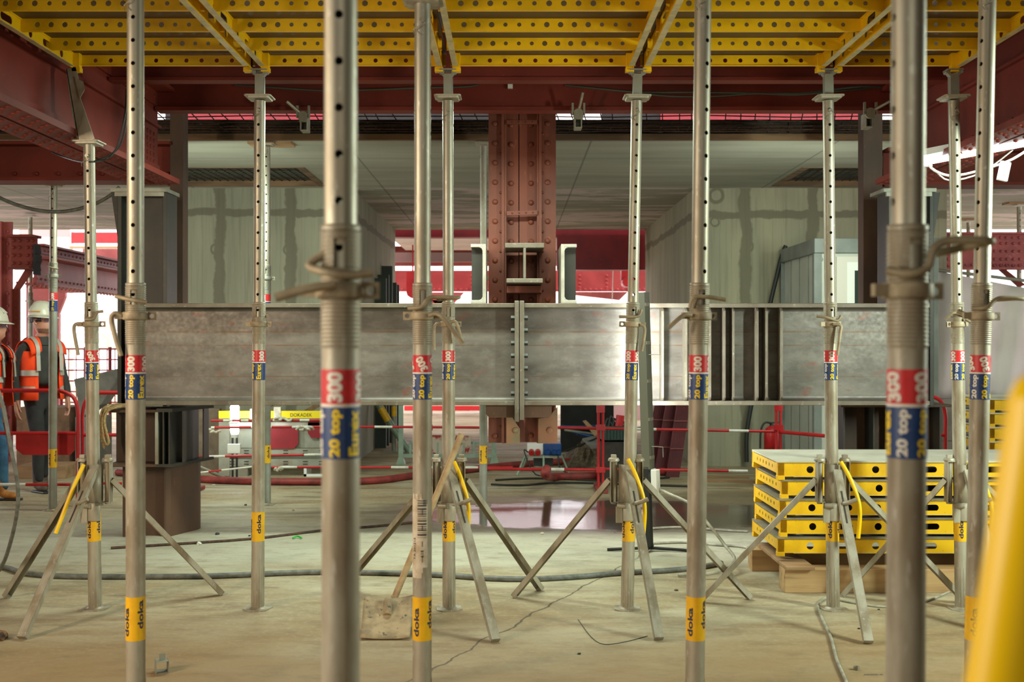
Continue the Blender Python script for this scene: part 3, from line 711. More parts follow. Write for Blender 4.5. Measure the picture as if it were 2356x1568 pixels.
for me in (I_, I_1, I_2, I_T):       # true cylinder normals on the drilled tube
    ns = []
    for v in me.vertices:
        n = Vector((v.co.x, v.co.y, 0)); r_ = n.length; n.normalize(); ns.append(n if r_ > RI - .0015 else -n)
    bm = bmesh.new(); bm.from_mesh(me)
    for f in bm.faces:
        q = f.calc_center_median(); q.z = 0; rr = [math.hypot(v.co.x, v.co.y) for v in f.verts]
        out = min(rr) > RI - .0015; inn = max(rr) < RI - .0015
        if (out and f.normal.dot(q) < 0) or (inn and f.normal.dot(q) > 0): f.normal_flip()
    bm.to_mesh(me); bm.free(); me.normals_split_custom_set_from_vertices(ns)
def put(name, me, mat, parent, rz=0):
    if mat.name not in [q.name for q in me.materials if q]: me = me.copy() if len(me.materials) else me; me.materials.clear(); me.materials.append(mat)
    o = bpy.data.objects.new(name, me); COL.objects.link(o); o.parent = parent; o.rotation_euler = (0, 0, rz); return o
def band(zc, h, r, mat, parent, name):
    m = MB(); m.lathe([(r, -h/2), (r, h/2)], (0, 0, zc), 28); return m.build(name, mat, parent)
def prop(x, Y, dx, z1, zd, label, handle=None, bow=None, tr=0, tw=0, nutrot=0, labrot=0, tall=False, tube=galvw, head=True, wear=galvw, ox=0, group='steel floor props', worn=None):
    """x,Y: foot on the floor; dx: sideways lean per metre; z1 top plate; zd underside of what it carries"""
    e = empty('floor_prop', (x, Y, 0)); tag(e, label, 'floor prop', group); e.rotation_euler = (0, math.atan(dx), 0)
    dz = .53 if tall else 0
    put('base_plate', B_, wear, e, R(random.uniform(-20, 20)))
    put('outer_tube', O_T if tall else O_, tube, e, tw)
    put('inner_tube', I_T if tall else (I_1 if z1 < 3 else I_2 if z1 < 3.1 else I_), galv, e, tr)
    nt = put('adjusting_nut', N_T if tall else N_, brass if not tall else galvd, e, nutrot)
    zn = NUT + dz
    if handle:
        m = MB(); m.tube([(a, b, zn + c) for a, b, c in handle], .0095, 8, smooth=4); o = m.build('lever_handle', brass, e)
    if bow:
        m = MB(); m.tube([(a, b, zn + c) for a, b, c in bow], .0088, 8, smooth=4); m.build('pin_bow', brass, e)
    # stickers
    zz = 1.524 + dz
    rd = band(zz + .038, .072, RO + .0006, lred, e, 'red_sticker'); bl = band(zz - .056, .106, RO + .0006, lblu, e, 'blue_sticker'); band(zz, .006, RO + .0009, inkw, e, 'white_stripe')
    yl = band(.512, .18, RO + .0006, lyel, e, 'yellow_sticker')
    r = RO + .0013
    for k in range(4 if Y < 9 else 1):
        m = MB(); wrap_text(m, '300', .062, .034, r, zz + .038, labrot + k * R(90) - R(10), .05, tilt=worn or 0); m.build('number_lettering', inkw, rd)
    for t, Lt, ang, mt in (('Eurex', .094, 52, inky), ('20 top', .098, -6, inky), ('Eurex', .094, 232, inky), ('20 top', .098, -66, inkw), ('20 top', .098, 174, inky)):
        if Y > 9 and ang != -6: continue
        m = MB(); wrap_text(m, t, Lt, .029, r, zz - .056, labrot + R(ang), .04); m.build('type_lettering', mt, bl)
    for k in range(4 if Y < 9 else 2):
        m = MB(); wrap_text(m, 'doka', .118, .026, r, .512 + (.018 if k % 2 else -.012), labrot * .7 + k * R(88) - R(40), .03); m.build('maker_lettering', inkb, yl)
    if head:
        head_mb(z1, zd).build('top_plate', wear, e)
        m = pin_mb(z1); m.build('retaining_pin', galv, e)
        if zd: headpost_mb(z1, zd).build('prop_head', galvd, e)
    return e
ZD = EYE + 1.679        # underside of the panel edge rails
Y3, Y2, Y1 = 7.02, 4.70, 2.35
x3 = lambda px: PX(px, Y3)
# --- far row
prop(x3(219), Y3, -.013, 2.88, 0, 'grey floor prop with a tilted sheet metal head, leftmost in the tripod row', [(-.05,-.02,0),(-.085,-.03,.0),(-.095,-.035,-.04),(-.07,-.035,-.19)], [(-.02,-.047,.03),(.03,-.045,.032),(.05,-.04,.07),(.085,-.03,.078)], nutrot=R(10), labrot=R(20), worn=.5)
prop(x3(593), Y3, .004, 3.16, ZD, 'grey floor prop without tripod holding the yellow deck, between the left tripods', [(-.05,-.01,.02),(-.03,.05,.03),(.03,.05,.05),(.055,-.01,.05)], None, nutrot=R(-5), labrot=R(-40))
prop(x3(1033), Y3, -.002, 3.16, ZD, 'grey floor prop in a tripod with a wooden shovel leaning on it', [(.0,-.055,0),(.05,-.07,.012),(.09,-.07,-.11)], [(-.07,-.03,-.005),(-.085,-.03,-.02),(-.085,-.03,-.16)], nutrot=R(15), labrot=R(10), tr=R(92))
prop(x3(1443), Y3, .019, 3.16, ZD, 'grey floor prop in a tripod beside the tall lamp stand', [(.045,-.04,0),(.072,-.045,-.03),(.055,-.05,-.165)], [(-.085,-.03,.045),(-.03,-.05,.045),(.03,-.045,.05),(.05,-.03,.09)], nutrot=R(180), labrot=R(-30))
prop(x3(1917), Y3, -.010, 3.16, ZD, 'grey floor prop in a tripod in front of the stack of yellow panels', [(0,-.055,0),(.045,-.065,-.01),(.04,-.07,-.06),(.022,-.07,-.19)], [(-.09,-.02,.05),(-.03,-.045,.04),(.03,-.045,.02),(.06,-.02,.05)], nutrot=R(25), labrot=R(5))
prop(PX(2213, Y3), Y3, -.016, 3.16, ZD, 'grey floor prop beside the strip light, rightmost in the tripod row', [(.03,-.05,.03),(.065,-.065,0),(.08,-.065,-.08),(.075,-.065,-.19)], [(-.08,-.02,.03),(-.04,-.05,.07),(.03,-.045,.05)], nutrot=R(200), labrot=R(35), tr=R(4))
# --- middle row
x2 = lambda px: PX(px, Y2)
prop(x2(312), Y2, 0, 3.16, ZD, 'foreground floor prop with a hanging lever at the left end of the grey beam', [(-.05,-.02,0),(-.078,-.03,.01),(-.086,-.035,-.03),(-.045,-.045,-.165)], [(-.075,-.02,.08),(0,-.055,.065),(.06,-.045,.055)], nutrot=R(12), labrot=R(0))
p970 = prop(x2(971), Y2, .001, 3.06, ZD, 'foreground floor prop with a torn barcode label and its top plate in view', [(.03,-.05,0),(.08,-.06,.0),(.17,-.055,-.115)], [(-.055,-.05,.03),(0,-.062,.035),(.02,-.06,.06),(.05,-.055,.076),(.14,-.05,.074),(.145,-.02,.076),(.06,.04,.07)], nutrot=R(170), labrot=R(10), tr=R(90), worn=.5)
prop(x2(1597), Y2, .012, 3.16, ZD, 'foreground floor prop leaning slightly right, in front of the stiffener plates', [(-.04,-.05,0),(-.075,-.06,.0),(-.135,-.065,-.052)], [(-.045,-.045,.03),(-.03,-.055,.075),(.04,-.05,.075),(.10,-.045,.066)], nutrot=R(20), labrot=R(-5), tr=R(28))
prop(x2(2238), Y2, .020, 3.16, ZD, 'foreground floor prop leaning right, close to the right edge', [(-.04,.03,0),(-.08,.05,.02)], [(-.05,-.03,.03),(0,-.055,.035),(.035,-.05,.065),(.07,-.05,.075),(.155,-.045,.072),(.145,-.01,.075),(.07,.03,.07)], nutrot=R(8), labrot=R(15), tr=R(-60), worn=.3)
# --- nearest row
x1_ = lambda px: PX(px, Y1)
prop(x1_(784), Y1, 0, 3.16, ZD, 'nearest blurred floor prop left of centre with a lever pointing left', [(-.005,-.055,.01),(-.06,-.07,0),(-.12,-.07,-.017)], [(-.03,-.02,.075),(-.06,-.03,.05),(-.02,-.06,.035),(.03,-.055,.03),(.072,-.045,.035)], nutrot=R(-8), labrot=R(0), tr=R(2))
prop(x1_(2078), Y1, .005, 3.16, ZD, 'nearest blurred floor prop right of centre with a bow pin pointing right', None, [(-.055,-.04,.04),(-.02,-.062,.032),(.02,-.06,.045),(.035,-.058,.085),(.07,-.055,.10),(.15,-.045,.10),(.148,-.01,.098),(.07,.03,.08)], nutrot=R(14), labrot=R(38), tr=R(-80), worn=.1)
# --- taller props in the back
prop(PX(121, 11.1), 11.1, .003, PZ(425, 11.1) , 0, 'slim tall prop under the red beam at the far left, in front of the worker', None, [(-.05,-.02,.1),(.0,-.05,.08),(.06,-.03,.07)], tall=True, tube=galvd, labrot=R(20), group='tall floor props at the back')
prop(PX(614, 11.5), 11.5, .0, SOF - .03, 0, 'slim tall prop half hidden behind the prop without tripod', None, None, tall=True, tube=galvd, labrot=R(-20), group='tall floor props at the back')
prop(PX(1112, 11.45), 11.45, .0, SOF - .03, 0, 'slim tall prop under the slab edge just left of the rusty middle column', None, None, tall=True, tube=galvd, labrot=R(0), tr=R(90), group='tall floor props at the back')
for px, Y, lab in ((70, 18, 'thin distant prop under the pale soffit at the far left'), (2228, 18.8, 'thin distant prop with a timber pad behind the right-hand strip light'), (2345, 16.6, 'thin distant prop with a timber pad at the right picture edge')):
    prop(PX(px, Y), Y, 0, SOF - .03, 0, lab, tall=True, tube=galvd, group='tall floor props at the back')
for px, Y, w, lab in ((625, 11.6, .22, 'timber pad on the tall prop behind the prop without tripod'), (2228, 18.8, .22, 'timber pad on the thin distant prop behind the strip light'), (2345, 16.6, .2, 'timber pad on the thin distant prop at the right edge')):
    o = MB().bx(-w, w, -.12, .12, SOF - .03 + .007 - .0, SOF).build('timber_pad', woodd); o.location = (PX(px, Y), Y, 0); tag(o, lab, 'timber', 'timber pads on the distant props')
# tilted head on the left prop
e = [o for o in bpy.data.objects if o.name.startswith('floor_prop') and o.get('label', '').endswith('leftmost in the tripod row')][0]
m = MB(); M = Matrix.Translation((0, 0, 2.89)) @ Matrix.Rotation(R(-12), 4, 'Y')
m.prism([M @ Vector(p) for p in ((-.055, -.03, 0), (.045, -.03, 0), (.012, -.03, .30), (.03, -.03, .36), (.03, -.03, .46), (-.03, -.03, .46), (-.055, -.03, .2))], (0, .006, 0))
m.prism([M @ Vector(p) for p in ((-.055, -.03, 0), (-.03, -.03, .46), (-.03, .02, .46), (-.055, .03, 0))], (.005, 0, 0))
m.prism([M @ Vector(p) for p in ((.012, -.035, .26), (.055, -.035, .31), (.055, -.035, .36), (.012, -.035, .40))], (0, .004, 0))
m.build('tilted_head', galvw, e)
# torn barcode label
m = MB(); r = RO + .001; z0, z1 = PZ(1325, Y2), PZ(1133, Y2)
random.seed(11)
for i in range(16):
    for k in range(16):
        if k > 11 and (i < 2 or i > 13): continue
        if (k == 11 and i % 3 == 0) or (i == 15 and k % 4 == 0): continue
        a0 = R(-75 + k * 7); a1 = R(-75 + (k + 1) * 7); b0 = z0 + (z1 - z0) * i / 16; b1 = z0 + (z1 - z0) * (i + 1) / 16
        m.add([(r*math.sin(a0), -r*math.cos(a0), b0), (r*math.sin(a1), -r*math.cos(a1), b0), (r*math.sin(a1), -r*math.cos(a1), b1), (r*math.sin(a0), -r*math.cos(a0), b1)], [(0,1,2,3)], True)
lb = m.build('torn_paper_label', paper, p970)
m = MB(); r = RO + .0016; z = z1 - .03
while z > z1 - .185:
    h = random.choice((.0015, .003, .005, .004)); 
    for k in range(6):
        a0 = R(-24 + k * 9); a1 = R(-15 + k * 9)
        m.add([(r*math.sin(a0), -r*math.cos(a0), z), (r*math.sin(a1), -r*math.cos(a1), z), (r*math.sin(a1), -r*math.cos(a1), z + h), (r*math.sin(a0), -r*math.cos(a0), z + h)], [(0,1,2,3)], True)
    z -= h + random.choice((.002, .0035, .005))
wrap_text(m, '615', .03, .012, r, z0 + .10, R(4), .03); wrap_text(m, 'TA 201215', .09, .012, r, z0 + .12, R(-45), .02)
m.build('barcode_print', inkk, lb)
# ================================================================ TRIPODS
def tripod(px, feet, label, lever, cut=None):
    x = PX(px, Y3); e = empty('prop_tripod', (x, Y3, 0)); tag(e, label, 'tripod', 'folding tripods around the far props')
    zt, zb_ = .915, .66
    m = MB()
    for s in (-1, 1):     # two folded U brackets beside the tube
        a, b = s * .052, s * .098
        x0, x1 = min(a, b), max(a, b)
        m.bx(s * .098 - .002, s * .098 + .002, -.035, .03, zb_, zt); m.bx(x0, x1, -.035, .03, zt - .004, zt); m.bx(x0, x1, -.035, .03, zb_ - .0, zb_ + .004)
        m.bx(s * .06 - .002, s * .06 + .002, .0, .03, zb_, zt); m.bx(x0, x1, .02, .026, zb_, zt)
        m.cyl((s * .078, -.0, zb_ - .01), (s * .078, -.0, zt + .012), .018, 12)
        m.lathe([(.0, .022), (.03, .018), (.036, .006), (.036, 0), (0, 0)], (s * .078, 0, zt), 14); m.bx(s * .078 - .016, s * .078 + .016, -.012, .02, zt + .01, zt + .038)
    m.build('bracket', galvw, e, bevel=.0015)
    m = MB(); m.lathe([(.045, zb_ - .02), (.048, zb_ - .02), (.048, zt - .02), (.045, zt - .02)], n=24, skip=lambda j, i: 7 < i < 16); m.build('collar', galvw, e)
    m = MB(); m.lathe([(.047, .55), (.055, .55), (.055, .655), (.047, .655)], n=20, skip=lambda j, i: 2 < i < 9); m.bx(-.07, -.03, -.055, -.045, .54, .64); m.cyl((-.06, -.05, .645), (-.01, -.065, .645), .016, 10); m.bx(-.05, .05, -.052, -.046, .645, .66)
    m.build('clamp_wedge', galvw, e, bevel=.001)
    for i, (fx, fy, tx, ty, tz) in enumerate(feet):
        m = MB(); a = Vector((tx, ty, tz)); b = Vector((fx - x, fy - Y3, .012)); d = (b - a); L = d.length; d.normalize()
        side = d.cross(Vector((0, 0, 1))).normalized()
        out = Vector((d.x, d.y, 0)).normalized(); nrm = side.cross(d).normalized()
        if nrm.dot(out) < 0: nrm = -nrm
        w, t, q = .026, .0025, .032
        M = Matrix(((side.x, d.x, nrm.x, a.x), (side.y, d.y, nrm.y, a.y), (side.z, d.z, nrm.z, a.z), (0, 0, 0, 1)))
        m.bx(-w, w, 0, L, q / 2 - t, q / 2, M); m.bx(-w, -w + t, 0, L, -q / 2, q / 2, M); m.bx(w - t, w, 0, L, -q / 2, q / 2, M); m.bx(-w, w, L - .004, L, -q / 2, q / 2, M)
        m.build('leg', galvw, e, bevel=.001)
        if i == 1:
            m = MB(); m.bx(-.004, .006, L * .14, L * .34, q / 2 - .001, q / 2 + .0012, M); m.build('slot', darkm, e)
            m = MB(); c = M @ Vector((0, L * .22, q / 2)); m.tube([c, c + Vector((.025, -.02, .01)), c + Vector((.07, -.03, .03))], .013, 8); m.build('catch', galvw, e)
    m = MB(); m.tube([Vector(p) for p in lever], .0125, 10, smooth=5); m.build('lever_grip', yelh, e)
    return e
def mkfeet(px, lst):
    x = PX(px, Y3); out = []
    for (fp, kind) in lst:
        v = FL(*fp)
        if kind == 'f': t = (.012, -.06, .86)
        elif kind == 'l': t = (-.10, .0, .80)
        else: t = (.10, .0, .80)
        out.append((v.x, v.y) + t)
    return out
lv = [(.035, -.06, .915), (.075, -.10, .83), (.118, -.13, .70), (.128, -.14, .60), (.120, -.13, .46)]
tripod(219, mkfeet(219, [((15, 1375), 'l'), ((50, 1472), 'f'), ((510, 1368), 'r')]), 'folding tripod with a slanting yellow lever around the leftmost prop', [(-.045, -.07, .90), (-.09, -.12, .76), (-.14, -.18, .58), (-.165, -.20, .50)])
tripod(1033, mkfeet(1033, [((790, 1352), 'l'), ((1140, 1478), 'f'), ((1243, 1358), 'r')]), 'folding tripod around the prop with the shovel', lv)
tripod(1441, mkfeet(1441, [((1183, 1374), 'l'), ((1516, 1474), 'f'), ((1725, 1378), 'r')]), 'folding tripod around the prop beside the tall lamp stand', [(a - .03, b, c + .015) for a, b, c in lv])
tripod(1915, mkfeet(1915, [((1612, 1385), 'l'), ((1998, 1482), 'f'), ((2222, 1388), 'r')]), 'folding tripod in front of the stack of yellow panels', lv)
tripod(2213, mkfeet(2213, [((1940, 1372), 'l'), ((2330, 1470), 'f'), ((2510, 1372), 'r')]), 'folding tripod around the rightmost far prop', lv)
# ================================================================ YELLOW SLAB FORMWORK PANELS
def panel(W_, L, ins=.004, n=6):
    """panel with its face at z=0 (top), frame hanging below; x width, y length"""
    e = empty('formwork_panel'); H = .108
    m = MB(); m.bx(0, W_, 0, L, -.011, 0); m.build('plywood_face', None, e)
    for s in (0, 1):
        m = MB(); xo = ins if s == 0 else W_ - ins; sg = 1 if s == 0 else -1
        hs = [(.22, .024), (.42, .021, .05), (.66, .024), (L / 2 - .22, .021, .05), (L / 2, .008), (L / 2 + .22, .021, .05), (L - .66, .024), (L - .42, .021, .05), (L - .22, .024)]
        m.holeplate((xo, .0, -.106), (0, 1, 0), (0, 0, 1), (sg, 0, 0), L, .095, hs, .003, n=16)
        m.bx(min(xo, xo + sg * .010), max(xo, xo + sg * .010), 0, L, -.0115, -.02)
        r = m.build('side_rail', yel, e)
        m = MB(); m.bx(min(xo, xo + sg * .034), max(xo, xo + sg * .034), .11, L - .11, -.109, -.106); m.build('bottom_flange', yelb, r)
    for s in (0, 1):
        m = MB(); yo = .004 if s == 0 else L - .007
        nh = int((W_ - .16) / .094); o0 = (W_ - (nh - 1) * .094) / 2
        m.holeplate((.008, yo, -.083), (1, 0, 0), (0, 0, 1), (0, 1, 0), W_ - .016, .066, [(o0 - .008 + i * .094, .0135) for i in range(nh)], .003, n=12)
        m.bx(.008, W_ - .008, yo if s == 0 else yo - .02, yo + (.023 if s == 0 else .003), -.086, -.083); m.build('end_rail', yel, e)
    base = None
    for k in range(1, n - 0):
        y = L * k / n
        if base is None:
            m = MB(); nh = int((W_ - .14) / .076); o0 = (W_ - (nh - 1) * .076) / 2
            m.holeplate((.008, 0, -.079), (1, 0, 0), (0, 0, 1), (0, 1, 0), W_ - .016, .066, [(o0 - .008 + i * .076, .012 if 2 < i % 7 < 6 else .0155) for i in range(nh)], .0025, n=12)
            m.bx(.008, W_ - .008, 0, .024, -.082, -.079)
            base = m.build('cross_rail', yel, e); base.location = (0, y, 0)
        else:
            o = base.copy(); COL.objects.link(o); o.parent = e; o.location = (0, y, 0)
    for sx in (0, 1):
        for sy in (0, 1):
            m = MB(); a = ins - .004 if sx == 0 else W_ - .052 - ins + .004; b = 0 if sy == 0 else L - .05
            m.bx(a, a + .052, b, b + .05, -.128, -.1); m.bx(a + .004, a + .048, b + .002, b + .048, -.1, -.012); m.build('corner_block', yel, e, bevel=.002)
    return e
def face(e, mat):
    for c in e.children:
        if c.name.startswith('plywood'): c.data.materials.append(mat)
DK = EYE + 1.679 + .109
lines = [PX(165, 7.0), PX(590, 7.0), PX(1030, 7.0), PX(1469, 7.0), PX(1908, 7.0), PX(2200, 7.0)]
labs = ['yellow holed formwork panel over the leftmost tripod prop, first of the deck', 'yellow holed formwork panel of the deck between the second and third far prop', 'yellow holed formwork panel of the deck right above the rusty middle column', 'yellow holed formwork panel of the deck above the stiffened beam end', 'narrow yellow formwork panel with bright reflections, last of the deck on the right']
for i in range(5):
    a = lines[i] + (.006 if i else -.02); b = lines[i + 1] - .006 + (.045 if i == 4 else 0)
    e = panel(b - a, 2.37, .026); e.location = (a, 4.67, DK); face(e, ply); tag(e, labs[i], 'formwork panel', 'yellow deck panels overhead')
# --- stack of panels on the right
sx, sy = PX(1788, 7.62), 7.62
proto = None; lbs = ['topmost yellow formwork panel of the stack with a pale clean face', 'second yellow formwork panel from the top of the stack', 'middle yellow formwork panel of the stack', 'fourth yellow formwork panel from the top of the stack', 'lowest yellow formwork panel of the stack on the timbers']
for i in range(5):
    if proto is None:
        e = panel(.81, 2.44); proto = e; face(e, plye)
    else: e = copy_tree(proto)
    e.rotation_euler = (0, 0, R(-90)); e.location = (sx + (0, .03, .012, .02, .0)[i] - .0, sy + .80 + (0, .02, 0, .01, 0)[i], .212 + .128 * (5 - i))
    tag(e, lbs[i], 'formwork panel', 'stack of yellow panels on the floor')
e = [o for o in bpy.data.objects if o.get('label') == lbs[0]][0]
for c in e.children:
    if c.name.startswith('plywood'): c.data = c.data.copy(); c.data.materials.clear(); c.data.materials.append(plyt)
for i in range(4):
    e = copy_tree(proto); e.rotation_euler = (0, 0, R(-90)); e.location = (PX(2276, 10.2), 11.0, .115 + .128 * (i + 5)); tag(e, ['lowest visible', 'second visible', 'third visible', 'topmost'][i] + ' yellow panel of the further stack at the right edge', 'formwork panel', 'further stack of yellow panels')
for i in range(5):
    e = copy_tree(proto); e.rotation_euler = (0, 0, R(-90)); e.location = (PX(2276, 10.2), 11.0, .115 + .128 * i + .0); tag(e, 'yellow panel low in the further stack, behind the nearer stack', 'formwork panel', 'further stack of yellow panels')
# timbers under the stack
def timber(x0, x1, y0, y1, z0, z1, lab, mat=wood, grp='timbers under the panel stack'):
    o = MB().bx(x0, x1, y0, y1, z0, z1).build('timber_beam', mat, None, bevel=.004); tag(o, lab, 'timber', grp); return o
timber(PX(1802, 7.5), PX(1802, 7.5) + 1.2, 7.46, 7.62, 0, .155, 'squared pale timber lying in front under the panel stack, left piece')
timber(PX(1802, 7.5) + 1.215, PX(1802, 7.5) + 2.5, 7.46, 7.62, 0, .15, 'squared pale timber lying in front under the panel stack, right piece')
timber(PX(1722, 8.28), PX(1722, 8.28) + 2.4, 8.16, 8.3, 0, .155, 'squared timber at the back under the panel stack')
timber(PX(1810, 7.4), PX(1810, 7.4) + .19, 7.42, 8.32, .156, .18, 'flat board bridging the timbers under the left end of the stack', woodd)
timber(PX(1810, 7.4) + 2.0, PX(1810, 7.4) + 2.19, 7.42, 8.32, .156, .18, 'flat board bridging the timbers under the right end of the stack', woodd)
# ================================================================ LAMPS
tubem = emis('lit_fluorescent_diffuser', (.93, 1.0, .96, 1), 10)
tubem2 = emis('lit_vertical_tube', (.93, 1.0, .96, 1), 60)
tubem3 = emis('lit_work_tube', (.93, 1.0, .96, 1), 16)
# strip light on the right
e = empty('strip_light', (0, 0, 0)); tag(e, 'bright white strip light hanging slanted at the upper right', 'strip light')
A = P(2128, 372, 7.95); B_2 = P(2356, 334, 7.2); d = (B_2 - A); L = d.length * 1.55; d.normalize()
d = Vector((d.x, d.y, 0)).normalized(); q = d.cross(Vector((0, 0, 1))); M = Matrix(((d.x, q.x, 0, A.x), (d.y, q.y, 0, A.y), (0, 0, 1, A.z), (0, 0, 0, 1)))
m = MB(); m.bx(0, L, -.075, .075, .03, .075, M); m.bx(-.02, 0, -.07, .07, -.03, .07, M); m.build('housing', plastw, e)
m = MB(); pr = [(.066 * math.cos(R(a)), -.052 * math.sin(R(a)) + .03) for a in range(0, 181, 15)]; m.prism([M @ Vector((0, a, b)) for a, b in pr], M.to_3x3() @ Vector((L, 0, 0))); m.build('diffuser', tubem, e)
m = MB(); 
for t in (.3, 1.2): m.cyl(M @ Vector((t, 0, .07)), M @ Vector((t, 0, .32)), .004, 6)
m.build('hanger', galv, e)
o = MB().tube([P(2130, 368, 7.9), P(2150, 392, 7.85), P(2200, 404, 7.8), P(2300, 378, 7.6), P(2356, 350, 7.4), P(2420, 300, 7.2)], .009, 8).build('white_cable', plastw); tag(o, 'white cable drooping below the strip light', 'cable')
o = MB().tube([P(2150, 390, 7.85), P(2185, 415, 7.9), P(2260, 396, 7.9), P(2330, 345, 7.9)], .006, 6).build('white_cable', plastw); tag(o, 'thin white cable end looping under the strip light', 'cable')
e = empty('socket_outlet', P(2312, 393, 7.5)); e.rotation_euler = (0, R(12), 0); tag(e, 'small white double socket hanging under the strip light', 'socket')
m = MB(); m.bx(-.034, .034, 0, .03, -.065, .065); m.build('case', plastw, e, bevel=.006)
for z in (-.026, .026):
    m = MB(); m.lathe([(.018, 0), (.02, .004)], n=14); m.cyl((0, 0, .002), (0, 0, .006), .006, 8); m.xf(Matrix.Translation((0, 0, z)) @ Matrix.Rotation(R(90), 4, 'X')); m.build('outlet', galvd, e)
# tall lamp stand against the beam
e = empty('tall_lamp', FL(1494, 1268)); tag(e, 'tall upright lamp on a low black foot shining on the grey beam', 'lamp')
bx_, by_ = e.location.x, e.location.y
top = P(1476, 672, 8.9) - e.location; bot = Vector((0, 0, .03)); d = (top - bot).normalized()
yy = Vector((0, 1, 0)); s_ = d.cross(yy).normalized(); y2 = s_.cross(d).normalized()
if s_.x < 0: s_ = -s_
if y2.y < 0: y2 = -y2
M = Matrix(((s_.x, y2.x, d.x, bot.x), (s_.y, y2.y, d.y, bot.y), (s_.z, y2.z, d.z, bot.z), (0, 0, 0, 1))) @ Matrix.Rotation(R(-38), 4, 'Z')
Lh = (top - bot).length
m = MB(); m.bx(-.036, .036, -.02, .03, .62, Lh, M); m.bx(-.036, -.031, .03, .06, .62, Lh, M); m.bx(.031, .036, .03, .06, .62, Lh, M); m.build('housing', mk('grey_lamp_housing', (108, 108, 96), rough=.45, metal=.3), e, bevel=.003)
m = MB(); m.cyl(M @ Vector((0, .058, .66)), M @ Vector((0, .058, Lh - .03)), .029, 14); m.build('tube', tubem2, e)
m = MB(); m.bx(-.025, .025, -.02, .02, 0, .64, M); m.build('mast', blk, e)
for z in (.5, .8, 1.1, 1.4, 1.7):
    m = MB(); m.bx(.036, .043, -.015, .05, z + .2, z + .225, M); m.build('clip', galv, e)
m = MB(); m.tube([(-.33, .02, .012), (0, 0, .03), (.33, -.03, .012)], .012, 6, smooth=1); m.tube([(-.1, -.24, .012), (0, 0, .03), (.05, .2, .012)], .012, 6, smooth=1); m.build('foot', blk, e)
m = MB(); m.bx(.05, .10, -.03, .03, .43, .62, M); m.build('junction_box', plastw, e, bevel=.004)
m = MB(); m.tube([M @ Vector((.05, 0, 1.52)), M @ Vector((.15, 0, 1.52)), M @ Vector((.15, 0, 1.60))], .003, 5, smooth=1); m.tube([M @ Vector((.05, 0, .80)), M @ Vector((.15, 0, .80)), M @ Vector((.15, 0, .72))], .003, 5, smooth=1); m.build('hook', galvd, e)
# work light behind the left stub
e = empty('tube_lamp', FL(540, 1107)); tag(e, 'small bright upright tube lamp on a dark stand in front of the steel crate', 'lamp'); Yl = e.location.y; k = Yl / F
m = MB(); z0 = PZ(1000, Yl); m.lathe([(.0, z0), (.04, z0 + .01), (.052, z0 + .05), (.052, PZ(935, Yl)), (.03, PZ(928, Yl)), (0, PZ(926, Yl))], n=16); m.build('tube', tubem3, e)
m = MB(); m.bx(-.055, .055, -.057, -.045, PZ(970, Yl), PZ(974, Yl)); m.lathe([(.04, z0 - .03), (.045, z0 + .01)], n=14); m.build('collar', plastw, e)
m = MB(); m.bx(-.035, -.015, -.012, .012, 0.02, z0); m.bx(.015, .035, -.012, .012, 0.02, z0); m.tube([(-.02, 0, .02), (-.12, -.03, .01)], .01, 5, smooth=1); m.tube([(.02, 0, .02), (.12, .05, .01)], .01, 5, smooth=1); m.build('stand', blk, e)
m = MB(); m.bx(-.075, .075, -.05, -.0, PZ(1042, Yl), PZ(1020, Yl)); m.build('switch_box', plastw, e, bevel=.006)
# ================================================================ ITEMS ON THE FLOOR
# shovel
e = empty('shovel', (0, 0, 0)); tag(e, 'muddy wooden-handled shovel leaning against the tripod bracket', 'shovel')
ta = P(1062, 998, 6.88); sk = Vector((PX(884, 6.62), 6.62, PZ(1432, 6.62)))
m = MB(); m.tube([ta, ta.lerp(sk, .5) + Vector((0, .015, 0)), sk], .0195, 12, smooth=6); m.build('handle', handlew, e)
dm = (ta - sk).normalized()
m = MB()
cs = [(840, 1403), (948, 1416), (940, 1486), (826, 1473)]
pts = []
def bl(u, v):   # blade surface: u across, v down
    zt_ = .165 + .0; Yt, Yb = 6.60, 6.28
    y = Yt + (Yb - Yt) * v; z = .15 * (1 - v) ** 1.1 + .006
    xl = PX(838, 6.6) + (PX(829, 6.28) - PX(838, 6.6)) * v; xr = PX(950, 6.6) + (PX(943, 6.28) - PX(950, 6.6)) * v
    return Vector((xl + (xr - xl) * u, y, z + .012 * (2 * u - 1) ** 2 * (1 - v) + .008 * (2 * u - 1) ** 2))
N = 12
vs = [bl(i / N, j / N) + Vector((0, 0, t)) for t in (0, .005) for j in range(N + 1) for i in range(N + 1)]
q = (N + 1) ** 2
fs = [(j*(N+1)+i + t, j*(N+1)+i+1 + t, (j+1)*(N+1)+i+1 + t, (j+1)*(N+1)+i + t) for t in (0, q) for j in range(N) for i in range(N)]
for i in range(N): fs += [(i, i+1, q+i+1, q+i), (N*(N+1)+i, N*(N+1)+i+1, q+N*(N+1)+i+1, q+N*(N+1)+i), (i*(N+1), (i+1)*(N+1), q+(i+1)*(N+1), q+i*(N+1)), (i*(N+1)+N, (i+1)*(N+1)+N, q+(i+1)*(N+1)+N, q+i*(N+1)+N)]
m.add(vs, fs, True); m.build('blade', mud, e)
m = MB(); m.tube([sk + dm * .16, sk, bl(.5, .12) + Vector((0, 0, .02)), bl(.5, .42) + Vector((0, 0, .004))], .024, 10, smooth=4); m.build('socket', mud, e)
